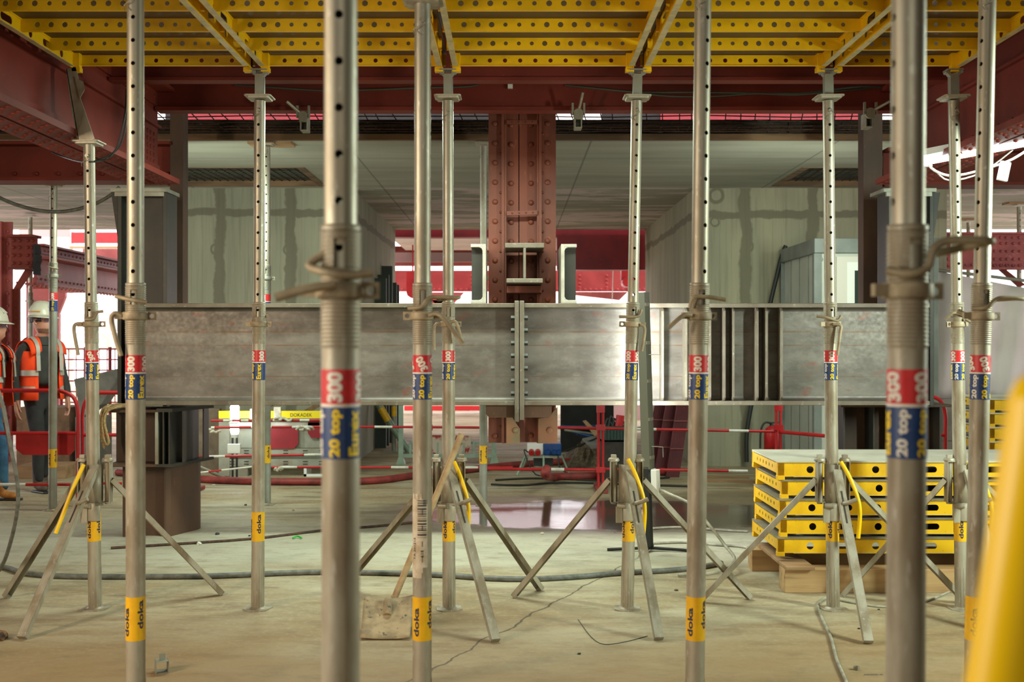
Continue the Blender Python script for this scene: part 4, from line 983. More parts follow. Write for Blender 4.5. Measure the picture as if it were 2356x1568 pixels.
# hose, cables, rebar on the floor
def floor_line(name, pts, r, mat, lab, cat, grp=None, z=None, n=8, sm=5):
    q = []
    for p in pts:
        v = FL(p[0], p[1]); v.z = r + (p[2] if len(p) > 2 else 0); q.append(v)
    o = MB().tube(q, r, n, smooth=sm).build(name, mat); tag(o, lab, cat, grp); return o
floor_line('conduit_hose', [(-60, 1300), (10, 1310), (60, 1324), (150, 1331), (320, 1332), (500, 1330), (700, 1322), (860, 1323), (1010, 1328), (1130, 1336), (1230, 1337), (1340, 1331), (1430, 1323), (1540, 1317), (1620, 1308), (1660, 1300)], .019, hoseg, 'long grey corrugated hose crossing the whole floor', 'hose')
floor_line('reinforcing_bar', [(255, 1263), (450, 1251), (600, 1240), (735, 1223), (860, 1213), (950, 1204)], .011, rebar, 'long rusty reinforcing bar lying behind the left tripod', 'steel bar', sm=2)
floor_line('pale_cable', [(1905, 1375), (1888, 1385), (1882, 1400), (1895, 1432), (1912, 1470), (1925, 1520), (1950, 1580), (1960, 1640)], .0085, cabw, 'pale cable winding along the floor at the lower right', 'cable')
floor_line('pale_cable', [(1918, 1378), (1960, 1388), (2040, 1398), (2120, 1388), (2190, 1360)], .007, cabw, 'thin cable on the floor between the two right tripods', 'cable')
floor_line('grey_cable', [(1498, 1218), (1560, 1215), (1640, 1220), (1720, 1225)], .011, cabw, 'pale cable across the wet floor behind the lamp stand, upper of two', 'cable')
floor_line('grey_cable', [(1500, 1252), (1580, 1250), (1650, 1256), (1690, 1258), (1720, 1262)], .011, cabw, 'pale cable across the floor behind the lamp stand, lower of two', 'cable')
o = MB().tube([Vector((bx_ + .06, by_ - .04, .5)), P(1545, 1138, 8.8), P(1590, 1160, 8.7), P(1630, 1205, 8.5), P(1665, 1250, 8.4), P(1690, 1290, 8.1), P(1640, 1318, 7.9), P(1560, 1322, 7.95)], .012, 8).build('grey_cable', cabw); tag(o, 'grey cable arching from the tall lamp down to the floor', 'cable')
floor_line('black_cable', [(1140, 1106), (1220, 1102), (1300, 1104), (1420, 1108), (1540, 1100)], .012, blk, 'black cable on the floor behind the puddle, further of two', 'cable')
floor_line('black_cable', [(1130, 1116), (1200, 1118), (1300, 1112), (1500, 1118), (1620, 1122)], .012, blk, 'black cable on the floor behind the puddle, nearer of two', 'cable')
floor_line('thin_wire', [(1330, 1425), (1360, 1465), (1390, 1482), (1440, 1476), (1490, 1463)], .002, blk, 'thin wire lying curled on the dusty floor', 'wire', n=5)
floor_line('water_hose', [(270, 1094), (430, 1108), (560, 1114), (700, 1116), (860, 1113), (960, 1100), (1060, 1090), (1140, 1080), (1230, 1072)], .042, hoser, 'thick red hose lying in front of the steel crate', 'hose')
o = MB().tube([P(1258, 1078, 11.9), P(1255, 1092, 11.9), FL(1275, 1106) + Vector((0, 0, .05)), FL(1340, 1105) + Vector((0, 0, .05)), FL(1400, 1102) + Vector((0, 0, .05)), FL(1440, 1100) + Vector((0, 0, .05)), FL(1530, 1093) + Vector((0, 0, .05))], .048, 10).build('water_hose', hoser); tag(o, 'thick red hose curling in front of the blue power box', 'hose')
floor_line('water_hose', [(1240, 1072), (1330, 1068), (1420, 1067), (1530, 1070)], .045, hoser, 'thick red hose behind the blue power box', 'hose')
o = MB().tube([P(-10, 880, 6.6), P(8, 940, 6.6), P(25, 1030, 6.6), P(40, 1110, 6.65), P(40, 1170, 6.7), P(26, 1240, 6.9), P(5, 1300, 7.2), Vector((PX(-30, 7.6), 7.6, .02))], .012, 8).build('grey_cable', hoseg); tag(o, 'grey cable hanging down in front of the workers at the left edge', 'cable')
# small things on the floor
e = empty('steel_sleeve', FL(372, 1545), R(25)); tag(e, 'small open grey box-section offcut on the floor, lower left', 'steel offcut')
m = MB(); w = .03
for a in ((-w, w, 0, .002), (-w, w, .058, .06)): m.bx(a[0], a[1], -.035, .035, a[2], a[3])
for s in (-1, 1): m.bx(s * w - .001, s * w + .001, -.035, .035, 0, .06)
m.build('tube', galvd, e); m = MB(); m.bx(-.012, .018, .0, .002, .06, .092); m.build('tab', galvd, e)
e = FL(1971, 1540); o = MB().lathe([(.009, 0), (.0165, 0), (.0165, .018), (.009, .018), (.009, 0)], (0, 0, 0), 6, sm=False).build('hex_nut', galv); o.location = e; tag(o, 'single steel nut on the floor at the lower right', 'nut')
o = MB().bx(-.045, .045, -.004, .004, 0, .006).build('steel_pin', galv); o.location = FL(2010, 1552); tag(o, 'small steel pin on the floor at the right bottom', 'pin')
random.seed(5)
def rock(p, s, mat, name, lab, cat, grp=None, fl=.6):
    bm = bmesh.new(); bmesh.ops.create_icosphere(bm, subdivisions=2, radius=s)
    for v in bm.verts: v.co *= random.uniform(.75, 1.2); v.co.z *= fl; v.co.z = max(v.co.z, -s * .3)
    me = bpy.data.meshes.new(name); bm.to_mesh(me); bm.free(); me.materials.append(mat); o = bpy.data.objects.new(name, me); COL.objects.link(o)
    o.location = (p[0], p[1], s * .3); tag(o, lab, cat, grp); return o
for px, py, s, mt, lab in ((500, 1229, .02, blk, 'dark lump on the floor behind the prop without tripod'), (574, 1233, .012, blk, 'small dark lump on the floor left of the prop without tripod'), (458, 1252, .025, whp, 'white crumpled scrap beside the rusty bar'), (1247, 1228, .018, paper, 'pale pebble at the edge of the puddle'), (1556, 1358, .014, debrism, 'brown crumb on the floor right of the middle tripod'), (675, 1174, .013, woodd, 'brown pebble on the floor behind the prop without tripod'), (1332, 1504, .010, blk, 'dark speck on the bare floor in the middle foreground'), (1204, 1300, .01, debrism, 'reddish crumb behind the crossing tripod legs'), (565, 1162, .016, blk, 'dark pebble near the thin prop foot'), (2022, 1402, .008, blk, 'dark crumb beside the right tripod foot'), (1976, 1446, .008, blk, 'dark crumb on the floor right of the winding cable'), (30, 1140, .0, None, '')):
    if s: rock(FL(px, py), s, mt, 'pebble', lab, 'pebble')
o = MB().tube([FL(674, 1240) + Vector((0, 0, .01)), FL(684, 1238) + Vector((0, 0, .02)), FL(694, 1240) + Vector((0, 0, .01))], .008, 6).build('plastic_scrap', mk('green_plastic', (40, 170, 60), rough=.4)); tag(o, 'green plastic scrap beside the rusty bar', 'scrap')
o = rock((PX(-6, 6.3), 6.3, 0), .06, mk('worn_tan_glove', (150, 104, 58), (60, 48, 40), 12, .4, .6, .8), 'work_glove', 'tan and black object lying at the left picture edge', 'glove')
# rope over the left stub
e = empty('rope_coil', P(255, 935, 9.3)); tag(e, 'tan rope draped over the end of the left stub frame', 'rope')
Yr = 9.29; c0 = e.location
rp = lambda a: [P(x, y, Yr + dy) - c0 for x, y, dy in a]
m = MB()
m.tube(rp([(300, 932, .3), (270, 930, .1), (246, 936, -.02), (238, 960, -.03), (236, 1000, -.03), (240, 1030, -.03), (233, 1000, -.03), (232, 955, -.03), (246, 934, .05), (290, 930, .3)]), .011, 7)
m.tube(rp([(310, 934, .2), (270, 936, .0), (248, 945, -.04), (240, 965, -.05), (244, 990, -.05), (250, 1015, -.05), (246, 1022, -.05), (240, 1012, -.05), (236, 985, -.05), (238, 955, -.04), (255, 938, 0), (300, 928, .2)]), .012, 7)
m.build('strands', rope_m, e)
# black cables at the left girder + grey hose + wires on the red beam
o = MB().tube([P(291, 205, 6.9), P(288, 260, 6.8), P(275, 320, 6.8), P(262, 350, 6.8), P(240, 368, 6.8), P(190, 372, 7.1), P(150, 362, 7.5), P(120, 350, 7.6)], .006, 6).build('black_cable', blk); tag(o, 'black cable looping below the left red girder, outer of two', 'cable')
o = MB().tube([P(293, 205, 6.95), P(293, 250, 6.85), P(285, 310, 6.85), P(272, 340, 6.85), P(250, 358, 6.85), P(215, 372, 6.8)], .006, 6).build('black_cable', blk); tag(o, 'black cable looping below the left red girder, inner of two', 'cable')
o = MB().tube([P(-20, 445, 9.9), P(30, 468, 9.9), P(90, 484, 9.9), P(150, 486, 9.9), P(210, 472, 9.9), P(250, 452, 9.9), P(275, 430, 9.9)], .016, 8).build('grey_hose', hoseg); tag(o, 'grey hose sagging below the soffit at the far left', 'hose')
for pts, lab in (([(540, 196), (640, 202), (740, 208), (860, 206), (960, 202), (1060, 200), (1100, 196)], 'grey wires sagging along the red cross beam on the left'), ([(1300, 196), (1400, 206), (1480, 212), (1600, 212), (1720, 214), (1840, 215), (1900, 208), (1980, 199), (2045, 203)], 'green grey wires sagging along the red cross beam, upper of two'), ([(1330, 198), (1440, 210), (1540, 221), (1650, 221), (1740, 215), (1830, 218), (1920, 210), (2000, 203)], 'green grey wires sagging along the red cross beam, lower of two')):
    o = MB().tube([P(x, y, 9.04 if 0 < q < len(pts) - 1 else 9.085) for q, (x, y) in enumerate(pts)], .008, 6, smooth=4).build('wire_run', mk('grey_green_wire', (70, 76, 66), rough=.5)); tag(o, lab, 'wire')
o = MB().bx(-.02, .02, 0, .03, -.02, .02).build('junction_box', plastw); o.location = P(1174, 197, 9.062); tag(o, 'tiny white junction box on the red cross beam', 'box')
# ================================================================ BARRIERS
def bar(m1, m2, pts, n, Y=None):
    pass
def striped_bar(a, b, segs, r, lab, grp='red and white barrier rails'):
    """segs: list of (t0, t1) white parts"""
    a = Vector(a); b = Vector(b); mid = (a + b) / 2; e = empty('barrier_rail', mid); tag(e, lab, 'barrier rail', grp)
    a2 = a - mid; b2 = b - mid; t = 0; cuts = []
    for s in segs:
        if s[0] > t: cuts.append((t, s[0], 0))
        cuts.append((s[0], s[1], 1)); t = s[1]
    if t < 1: cuts.append((t, 1, 0))
    for c in cuts:
        MB().cyl(a2.lerp(b2, c[0]), a2.lerp(b2, c[1]), r, 10).build('white_section' if c[2] else 'red_section', whp if c[2] else redp, e)
    return e
def fr(x0, x1, segs): return [((s0 - x0) / (x1 - x0), (s1 - x0) / (x1 - x0)) for s0, s1 in segs]
YB = 12.6
striped_bar(P(486, 967, YB), P(742, 966, YB), fr(486, 742, [(514, 535), (555, 572), (628, 645), (690, 712)]), .014, 'striped barrier rail in front of the steel crate, topmost')
striped_bar(P(486, 983, YB), P(742, 981, YB), fr(486, 742, [(486, 494), (578, 625), (672, 712)]), .014, 'striped barrier rail in front of the steel crate, second from top')
striped_bar(P(455, 1050, YB), P(742, 1045, YB), fr(455, 742, [(482, 518), (700, 742)]), .014, 'striped barrier rail in front of the steel crate, third from top')
striped_bar(P(625, 1074, YB), P(1180, 1075, YB), fr(625, 1180, [(645, 684), (900, 940), (985, 1100)]), .014, 'striped barrier rail low in front of the steel crate')
striped_bar(P(430, 1090, YB), P(590, 1072, YB), fr(430, 590, [(432, 480), (510, 590)]), .010, 'thin taut line of tape slanting towards the left stub frame')
striped_bar(P(820, 981, YB), P(1105, 983, YB), fr(820, 1105, [(862, 903)]), .014, 'striped barrier rail behind the left middle props at waist height')
striped_bar(P(1283, 983, YB), P(1376, 985, YB), [], .016, 'plain red barrier rail between the middle column and the red post')
striped_bar(P(1120, 1078, YB), P(1376, 1080, YB), fr(1120, 1376, [(1259, 1298)]), .018, 'striped barrier rail low in front of the blue power box')
striped_bar(P(1386, 985, YB), P(1786, 992, YB), fr(1386, 1786, [(1465, 1510), (1677, 1722)]), .016, 'striped barrier rail behind the lamp stand at waist height')
striped_bar(P(1386, 1078, YB), P(1720, 1083, YB), fr(1386, 1720, [(1490, 1508), (1676, 1720)]), .016, 'striped barrier rail behind the lamp stand near the floor')
striped_bar(P(1794, 993, YB), P(1898, 1002, 11.9), [], .020, 'short red barrier rail right of the second red post')
def post(px, y0, y1, Y, lab, foot=True):
    e = empty('barrier_post', (PX(px, Y), Y, 0)); tag(e, lab, 'barrier post', 'red barrier posts')
    m = MB(); z0 = max(0, PZ(y1, Y)); z1 = PZ(y0, Y); m.cyl((-.025, 0, z0), (-.025, 0, z1), .016, 10); m.cyl((.025, 0, z0), (.025, 0, z1), .016, 10); m.bx(-.045, .045, -.02, .02, z1 - .08, z1); m.build('tubes', redp, e)
    m = MB()
    for z in (PZ(983, Y), PZ(1080, Y)): m.bx(-.05, .05, -.025, .025, z - .03, z + .03)
    m.build('coupling', redp, e)
    if foot: m = MB(); m.bx(-.06, .06, -.3, .3, 0, .045); m.build('foot', hoser, e, bevel=.01)
post(1382, 932, 1135, YB, 'red double tube barrier post left of the lamp stand')
post(1791, 928, 1080, YB, 'red double tube barrier post beside the fire extinguisher')
post(443, 1058, 1120, YB - .2, 'short red barrier post right of the left pillar')
post(985, 940, 1135, 12.62, 'thin red barrier post behind the barcode prop', False)
# red panel barrier by the workers
def panel_barrier(x0, x1, yt, ym, yb, Y, flip, lab, board=True):
    e = empty('pedestrian_barrier', (PX(x1 if not flip else x0, Y), Y, 0)); tag(e, lab, 'barrier', 'red round-cornered barriers'); c = e.location
    m = MB(); xr = 0; s = -1 if not flip else 1; w = abs(PX(x1, Y) - PX(x0, Y)); zt_, zm = PZ(yt, Y), PZ(ym, Y)
    m.tube([(0, 0, .0), (0, 0, zt_ * .6), (0, 0, zt_ - .2), (s * .05, 0, zt_ - .06), (s * .18, 0, zt_)], .020, 10, smooth=5)
    m.tube([(s * .18, 0, zt_), (s * w, 0, zt_)], .020, 10, smooth=1); m.tube([(0, 0, zm), (s * w, 0, zm)], .018, 10, smooth=1); m.tube([(0, 0, .22), (s * w, 0, .22)], .014, 10, smooth=1); m.build('tube_frame', redp, e)
    if board:
        m = MB(); a, b2 = s * .03, s * min(w, .62); z0, z1 = PZ(yb, Y), zm
        m.prism([(a, 0, z1), (b2, 0, z1), (b2, 0, z0 + .06), (b2 - s * .07, 0, z0), (a + s * .05, 0, z0), (a, 0, z0 + .05)], (0, .01, 0)); m.build('board', redp, e)
        m = MB(); m.tube([(s * w, 0, zt_), (s * w * .62, 0, zt_)], .0215, 10, smooth=1); m.tube([(s * w, 0, zm), (s * w * .92, 0, zm)], .0195, 10, smooth=1); m.tube([(s * w*.7, 0, .22), (s * w * .40, 0, .22)], .0155, 10, smooth=1); m.build('white_section', whp, e)
    return e
YW = 11.35
panel_barrier(-120, 179, 898, 996, 1046, YW, False, 'red round-cornered barrier with a red board in front of the workers')
panel_barrier(190, 280, 903, 1000, 1040, YW + .1, True, 'red round-cornered barrier beside the left pillar, right of the other one', False)
panel_barrier(2040, 2175, 908, 1000, 1040, 11.6, False, 'red round-cornered barrier behind the stack of panels', False)
# ================================================================ CRATE AREA (left of centre, behind)
e = empty('steel_crate', (PX(505, 13.9), 13.9, 0)); tag(e, 'large galvanised steel crate with slotted lower rails and red octagonal patches', 'crate'); kk = 13.9 / F
X = lambda px: (px - 505) * kk
Z = lambda py: PZ(py, 13.9)
m = MB(); m.bx(X(505), X(800), 0, .03, Z(1030), Z(965)); m.bx(X(505), X(530), -.04, .0, Z(1094), Z(960)); m.bx(X(780), X(800), -.04, 0, Z(1094), Z(960)); m.bx(X(505), X(800), .9, .93, Z(1075), Z(965))
m.bx(X(505), X(507), 0, .9, Z(1075), Z(965)); m.build('wall_panel', galvd, e, bevel=.004)
m = MB(); m.bx(X(545), X(800), -.05, -.01, Z(984), Z(970)); m.build('top_rail', whp, e, bevel=.006)
for (ya, yb) in ((1046, 1031), (1072, 1055)):
    m = MB()
    Wd = X(800) - X(515); H = Z(ya) * 0 + (Z(yb) - Z(ya)) ; 
    m.bx(X(515), X(800), -.03, -.01, Z(ya), Z(yb)); m.build('slotted_rail', galvd, e)
    for px in (530, 563, 608, 653, 698, 735):
        for q in (-.4, .4): MB().bx(X(px), X(px + 11), -.034, -.03, Z((ya + yb) / 2) + q * .04 - .006, Z((ya + yb) / 2) + q * .04 + .006).build('slot', darkm, e)
m = MB(); m.bx(X(508), X(570), 0, .3, 0, Z(1075)); m.build('leg', galvd, e); m = MB(); m.bx(X(700), X(706), -.03, .3, 0, Z(1072)); m.bx(X(700), X(800), -.03, 0, 0.0, .03); m.build('leg', plastw, e)
def octo(x0, x1, y0, y1, c):
    return [(X(x0), -.05, Z(y1)), (X(x1 - c), -.05, Z(y1)), (X(x1), -.05, Z(y1 - c)), (X(x1), -.05, Z(y0)), (X(x0), -.05, Z(y0))]
m = MB(); m.prism(octo(617, 688, 983, 1031, 11), (0, .012, 0)); m.build('red_patch', redd, e)
m = MB(); m.prism([(X(710), -.05, Z(963)), (X(710), -.05, Z(995)), (X(718), -.05, Z(1006)), (X(760), -.05, Z(1006)), (X(760), -.05, Z(963))], (0, .012, 0)); m.build('red_patch', redd, e)
e = empty('yellow_beam', P(503, 962, 13.7)); tag(e, 'yellow beam with handwriting lying along the top of the steel crate', 'beam'); kk2 = 13.7 / F
m = MB(); m.bx(0, 290 * kk2, 0, .08, 0, 17 * kk2); m.build('profile', mk('yellow_profile', (232, 206, 24), rough=.5), e, bevel=.004)
m = MB(); flat_text(m, 'DOKADEK', 50 * kk2, 8 * kk2, (190 * kk2, -.002, 8 * kk2), (1, 0, 0), (0, 0, 1), 0); flat_text(m, '16', 9 * kk2, 6 * kk2, (62 * kk2, -.002, 8 * kk2), (1, 0, 0), (0, 0, 1), 0); m.build('handwriting', inkk, e)
m = MB(); m.bx(72 * kk2, 79 * kk2, -.006, .09, -.01, 22 * kk2); m.bx(127 * kk2, 143 * kk2, -.006, .09, -.03, 26 * kk2); m.build('torn_tape', tape, e)
for a, b2, lab in (((578, 960), (640, 925), 'rough plank lying slanted on the steel crate, left one'), ((690, 960), (760, 920), 'rough plank lying slanted on the steel crate, right one')):
    pa, pb = P(a[0], a[1], 14.0), P(b2[0], b2[1], 14.5); o = MB().prism([pa, pa + Vector((0, 0, .06)), pb + Vector((0, 0, .06)), pb], (0, .12, 0)).build('plank', woodd); tag(o, lab, 'plank', 'planks on the crate')
o = MB().prism([(PX(405, 14.2), 14.2, 0), (PX(505, 14.2), 14.2, 0), (PX(505, 14.2), 14.2, PZ(940, 14.2)), (PX(430, 14.2), 14.2, PZ(935, 14.2))], (0, .1, 0)).build('leaning_sheet', mk('dirty_brown_board', (124, 108, 90), (100, 86, 70), 4, .4, .6, .85)); tag(o, 'dirty brown board leaning left of the steel crate', 'board')
pa, pb = FL(520, 1106), P(432, 1062, 13.0); o = MB().cyl(pa + Vector((0, 0, .03)), pb, .02, 8).build('steel_pipe', galvd); tag(o, 'thin grey pipe slanting in front of the brown board', 'pipe')
rock((PX(492, 13), 13, 0), .02, tape, 'tape_knot', 'knot of white tape tied beside the lamp stand foot', 'tape')
for px, py, w, lab in ((492, 990, 12, 'crumpled white tape knot at the end of the second rail'), (650, 964, 18, 'torn white tape wrapped along the top rail'), (700, 984, 18, 'torn white tape wrapped over the second rail'), (640, 1078, 8, 'white tape knot on the lowest rail')):
    c = P(px, py, YB - .02); m = MB()
    for i in range(5): m.tube([c + Vector(((-w + i * w * .4) * YB / F, random.uniform(-.02, .02), random.uniform(-.02, .02))), c + Vector(((-w + (i + 1) * w * .4) * YB / F, -.02, random.uniform(-.025, .025))), c + Vector(((-w + (i + 1.4) * w * .4) * YB / F, .01, random.uniform(-.02, .02)))], .014, 6)
    o = m.build('torn_tape', tape); tag(o, lab, 'tape', 'torn tape on the barrier rails')
# raker frame and stillage behind the left middle props
e = empty('raking_prop', FL(905, 1040)); tag(e, 'grey raking prop with yellow label slanting near the left core wall', 'raking prop'); c = e.location; Y = c.y
m = MB(); m.tube([P(868, 925, Y) - c, P(905, 985, Y) - c, P(950, 1050, Y) - c], .05, 8, smooth=1); m.build('strut', greenst, e)
m = MB(); m.tube([P(876, 938, Y - .06) - c, P(893, 968, Y - .06) - c], .055, 8, smooth=1); m.build('yellow_sticker', lyel, e)
m = MB(); m.cyl((0, .1, 0), (0, .1, PZ(925, Y)), .035, 10); m.bx(-.16, .16, -.1, .3, 0, .02); m.build('upright', galvd, e)
m = MB(); m.cyl((0, .1, PZ(958, Y)), (0, .1, PZ(935, Y)), .038, 10); m.build('yellow_sticker', lyel, e)
e = empty('stacking_frame', FL(922, 1068)); tag(e, 'pale green steel stacking frame with uprights behind the barcode prop', 'frame'); c = e.location; Y = c.y; kf = Y / F
m = MB(); 
for px in (0, 215): m.bx(px * kf - .03, px * kf + .03, 0, .06, 0, PZ(930 if px == 0 else 1016, Y)); m.prism([(px * kf - .06, -.03, 0), (px * kf + .06, -.03, 0), (px * kf + .03, -.03, .1), (px * kf - .03, -.03, .1)], (0, .12, 0))
m.build('post', greenst, e)
m = MB(); m.bx(.031, 215 * kf - .031, .006, .05, PZ(1052, Y), PZ(1044, Y)); m.bx(20 * kf, 215 * kf, .05, .08, PZ(1022, Y), PZ(1016, Y)); m.build('rail', greenst, e)
for px in (22, 85, 110, 145, 168):
    m = MB(); m.bx(px * kf - .014, px * kf + .014, .01, .04, PZ(1048, Y), PZ(1018, Y)); m.build('baluster', greenst, e)
e = empty('round_tank', P(1040, 1044, 15.23)); tag(e, 'scuffed red and white steel plate standing in the stacking frame', 'plate'); kf = 15.1 / F
m = MB(); m.prism([(-42 * kf, 0, 0), (36 * kf, 0, 0), (44 * kf, 0, 20 * kf), (44 * kf, 0, 42 * kf), (-46 * kf, 0, 44 * kf), (-46 * kf, 0, 8 * kf)], (0, .03, 0)); m.build('plate', mk('scuffed_red_white', (190, 172, 156), (150, 44, 40), 5, .48, .55, .7), e, bevel=.003)
e.name = 'scuffed_plate'
# power distribution box on legs
e = empty('power_box', FL(1250, 1090)); tag(e, 'blue and white power distribution box on a steel leg frame below the column', 'power box'); Y = e.location.y; kf = Y / F
zb2, zt2 = PZ(1045, Y), PZ(1018, Y)
m = MB(); m.bx(-.0, .22, -.12, .15, zb2, zt2); m.build('blue_case', bluep, e, bevel=.01)
m = MB(); m.bx(-.20, -.0, -.10, .15, zb2, zt2 - .01); m.build('white_case', plastw, e, bevel=.01)
for x in (.05, .13, .19): m = MB(); m.cyl((x, -.12, zb2 + .05), (x, -.17, zb2 + .04), .03, 10); m.build('blue_socket', bluep, e)
for x in (-.15, -.07): m = MB(); m.cyl((x, -.10, zb2 + .05), (x, -.16, zb2 + .03), .034, 10); m.build('red_socket', redp, e)
for s in ((-.22, -.1, -.1, -.05), (.22, .1, -.1, -.05), (.0, .0, -.15, -.12), (-.18, -.14, .2, .1)):
    m = MB(); m.tube([(s[0] * 1.5, s[2] * 1.5, 0), (s[0], s[3], zb2)], .014, 8, smooth=1); m.build('leg', greenst, e)
m = MB(); m.bx(-.23, .23, -.13, .16, zb2 - .03, zb2); m.build('frame', galvd, e)
m = MB(); m.bx(-.12, .12, -.0, .14, PZ(1072, Y), zb2 - .03); m.build('transformer', mk('dark_grey_case', (60, 68, 66), rough=.6), e)
m = MB(); m.tube([(.2, -.1, zb2 + .04), (.4, .1, zb2 + .08), (.7, .5, zb2 + .16)], .012, 6); m.tube([(-.19, -.12, zb2 + .04), (-.24, -.14, .3), (-.1, -.2, .02), (.2, -.3, .012)], .008, 6); m.tube([(.18, -.14, zb2), (.2, -.2, .1), (.35, -.3, .012)], .01, 6); m.build('cord', blk, e)
# dark sheet standing in for the shaded opening, debris, channel, crates, leaning mesh panels
o = MB().bx(PX(1290, 17), PX(1412, 17), 17, 17.1, 0, PZ(925, 17)).build('dark_opening_sheet', darkv); tag(o, 'large dark sheet in place of the dark opening behind the debris, right of the middle column', 'board')
o = MB().prism([P(1340, 1012, 14.6), P(1395, 1000, 15.2), P(1400, 1028, 14.4), P(1360, 1032, 14.0)], (0, .03, .02)).build('broken_board', mk('grey_board', (128, 124, 122), (110, 106, 104), 5, .4, .6, .8)); tag(o, 'grey broken board on the debris behind the red post', 'board')
o = MB().prism([P(1342, 970, 15.2), P(1350, 968, 15.2), P(1388, 1005, 15.0), P(1375, 1012, 15.0)], (0, .2, 0)).build('plank', woodd); tag(o, 'brown plank leaning up out of the debris', 'plank')
c = FL(1320, 1060); m = MB(); L2 = .2
m.bx(0, .40, 0, .3, 0, .02); m.bx(0, .02, 0, .3, 0, .1); m.prism([(.36, 0, 0), (.40, 0, 0), (.36, 0, .17), (.22, 0, .05)], (0, .02, 0)); o = m.build('steel_channel', rustd); o.location = c; tag(o, 'short rusty channel offcut on the floor behind the power box', 'steel offcut')
for i in range(9):
    a = P(1290 + i * 9, 985 + random.uniform(-5, 12), 15.4); b3 = a + Vector((random.uniform(.3, .8), random.uniform(-.4, .2), random.uniform(-.15, .1)))
    o = MB().cyl(a, b3, .022, 6).build('rubble_pipe', (bluep, galvd, blk)[i % 3]); tag(o, 'pipe or cable piece heaped on the debris right of the middle column', 'pipe', 'pieces heaped in the debris')
m = MB(); N2 = 26
random.seed(9)
vs = []; 
for j in range(10):
    for i in range(N2):
        x = PX(1285, 16) + (PX(1500, 15) - PX(1285, 16)) * i / (N2 - 1); y = 14.6 + j * .22
        h = .34 * math.sin(math.pi * i / (N2 - 1)) * math.sin(math.pi * j / 9) * random.uniform(.7, 1.3)
        vs.append((x, y, h))
m.add(vs, [(j*N2+i, j*N2+i+1, (j+1)*N2+i+1, (j+1)*N2+i) for j in range(9) for i in range(N2-1)], False); o = m.build('rubble_heap', debrism); tag(o, 'low heap of grey rubble behind the red post', 'rubble', kind='stuff')
e = empty('storage_crate', (PX(1385, 13.3), 13.3, PZ(1016, 13.3))); tag(e, 'dark green plastic crate with cables standing behind the red post', 'crate'); kf = 13.3 / F
m = MB(); w, h = 62 * kf, 36 * kf; m.bx(0, w, 0, .02, 0, h); m.bx(0, w, .28, .3, 0, h); m.bx(0, .02, 0, .3, 0, h); m.bx(w - .02, w, 0, .3, 0, h); m.bx(0, w, 0, .3, 0, .02)
for i in range(8): m.bx(.03 + i * w / 8.5, .05 + i * w / 8.5, -.012, 0, .03, h - .05)
m.bx(-.01, w + .01, -.015, 0, h - .03, h); m.build('shell', crateg, e)
m = MB()
for i in range(5): m.tube([(.03 + i * .05, .1, h - .05), (.08 + i * .04, .15, h + .08 + .03 * (i % 2)), (.14 + i * .04, .12, h - .03)], .012, 6)
m.build('cables', blk, e)
m = MB(); m.cyl((w * .62, .1, h - .1), (w * .72, .12, h + .12), .05, 10); m.build('red_can', redp, e)
o = MB().bx(PX(1383, 13.3), PX(1450, 13.3), 13.3, 13.65, 0, PZ(1016, 13.3)).build('tool_bench', mk('dark_bench', (58, 52, 46), (40, 36, 34), 8, .4, .6, .8)); tag(o, 'dark low bench under the green crate', 'bench')
for i, (xa, xb, xc, xd, yb) in enumerate(((1474, 1490, 1510, 1492, 1065), (1505, 1518, 1535, 1524, 1070), (1532, 1542, 1560, 1550, 1075))):
    Y = 14.3 - i * .25; a = Vector((PX(xa, Y), Y, 0)); w = PX(xb, Y) - PX(xa, Y) + .11; top = Vector((PX(xc, Y + .5), Y + .5, PZ(915, Y + .5)))
    e = empty('leaning_board', a); tag(e, 'dark red ribbed board leaning on the right core wall, %s of three' % ('leftmost', 'middle', 'rightmost')[i], 'panel', 'dark red leaning panels')
    d = top - a; m = MB(); m.prism([(0, 0, 0), (w, 0, 0), (w + d.x, d.y, d.z), (d.x, d.y, d.z)], (0, .03, 0))
    for t in range(9): 
        x = w * (t + .5) / 9; m.tube([(x, -.004, 0), (x + d.x, d.y - .004, d.z)], .006, 4, smooth=1)
    m.build('sheet', mk('deep_red_panel', (104, 34, 40), (84, 28, 34), 3, .4, .6, .6), e)
    m = MB()
    for tt in (.35, .7): m.tube([(d.x * tt, d.y * tt - .012, d.z * tt), (w + d.x * tt, d.y * tt - .012, d.z * tt)], .01, 5, smooth=1)
    m.build('rib', mk('dusty_red_edge', (140, 76, 72), rough=.7), e)
# extinguisher
e = empty('fire_extinguisher', (PX(1775, 12.9), 12.9, PZ(1040, 12.9))); tag(e, 'red fire extinguisher with black hose standing behind the panel stack', 'fire extinguisher')
m = MB(); m.lathe([(0, 0), (.085, 0), (.085, .22), (.07, .27), (.03, .30), (0, .30)], n=18); m.build('cylinder', redp, e)
m = MB(); m.lathe([(.022, .29), (.022, .33), (0, .34)], n=10); m.bx(-.02, .08, -.01, .01, .33, .345); m.build('valve', blk, e)
m = MB(); m.tube([(-.0, -.02, .33), (-.08, -.03, .34), (-.13, -.04, .25), (-.14, -.05, .05)], .012, 8); m.build('hose', blk, e)
o = MB().bx(PX(1750, 12.9), PX(1800, 12.9), 12.8, 13.05, 0, PZ(1040, 12.9)).build('extinguisher_plinth', woodd); tag(o, 'low wooden plinth under the fire extinguisher', 'plinth')
for a, y, lab in ((1655, 1098, 'scrap board lying on the wet floor behind the panel stack, left one'), (1680, 1108, 'scrap board lying on the wet floor behind the panel stack, right one')):
    p = FL(a, y); o = MB().bx(-.35, .35, -.05, .05, 0, .02).build('scrap_board', woodd); o.location = p; o.rotation_euler = (0, 0, R(-14)); tag(o, lab, 'board')
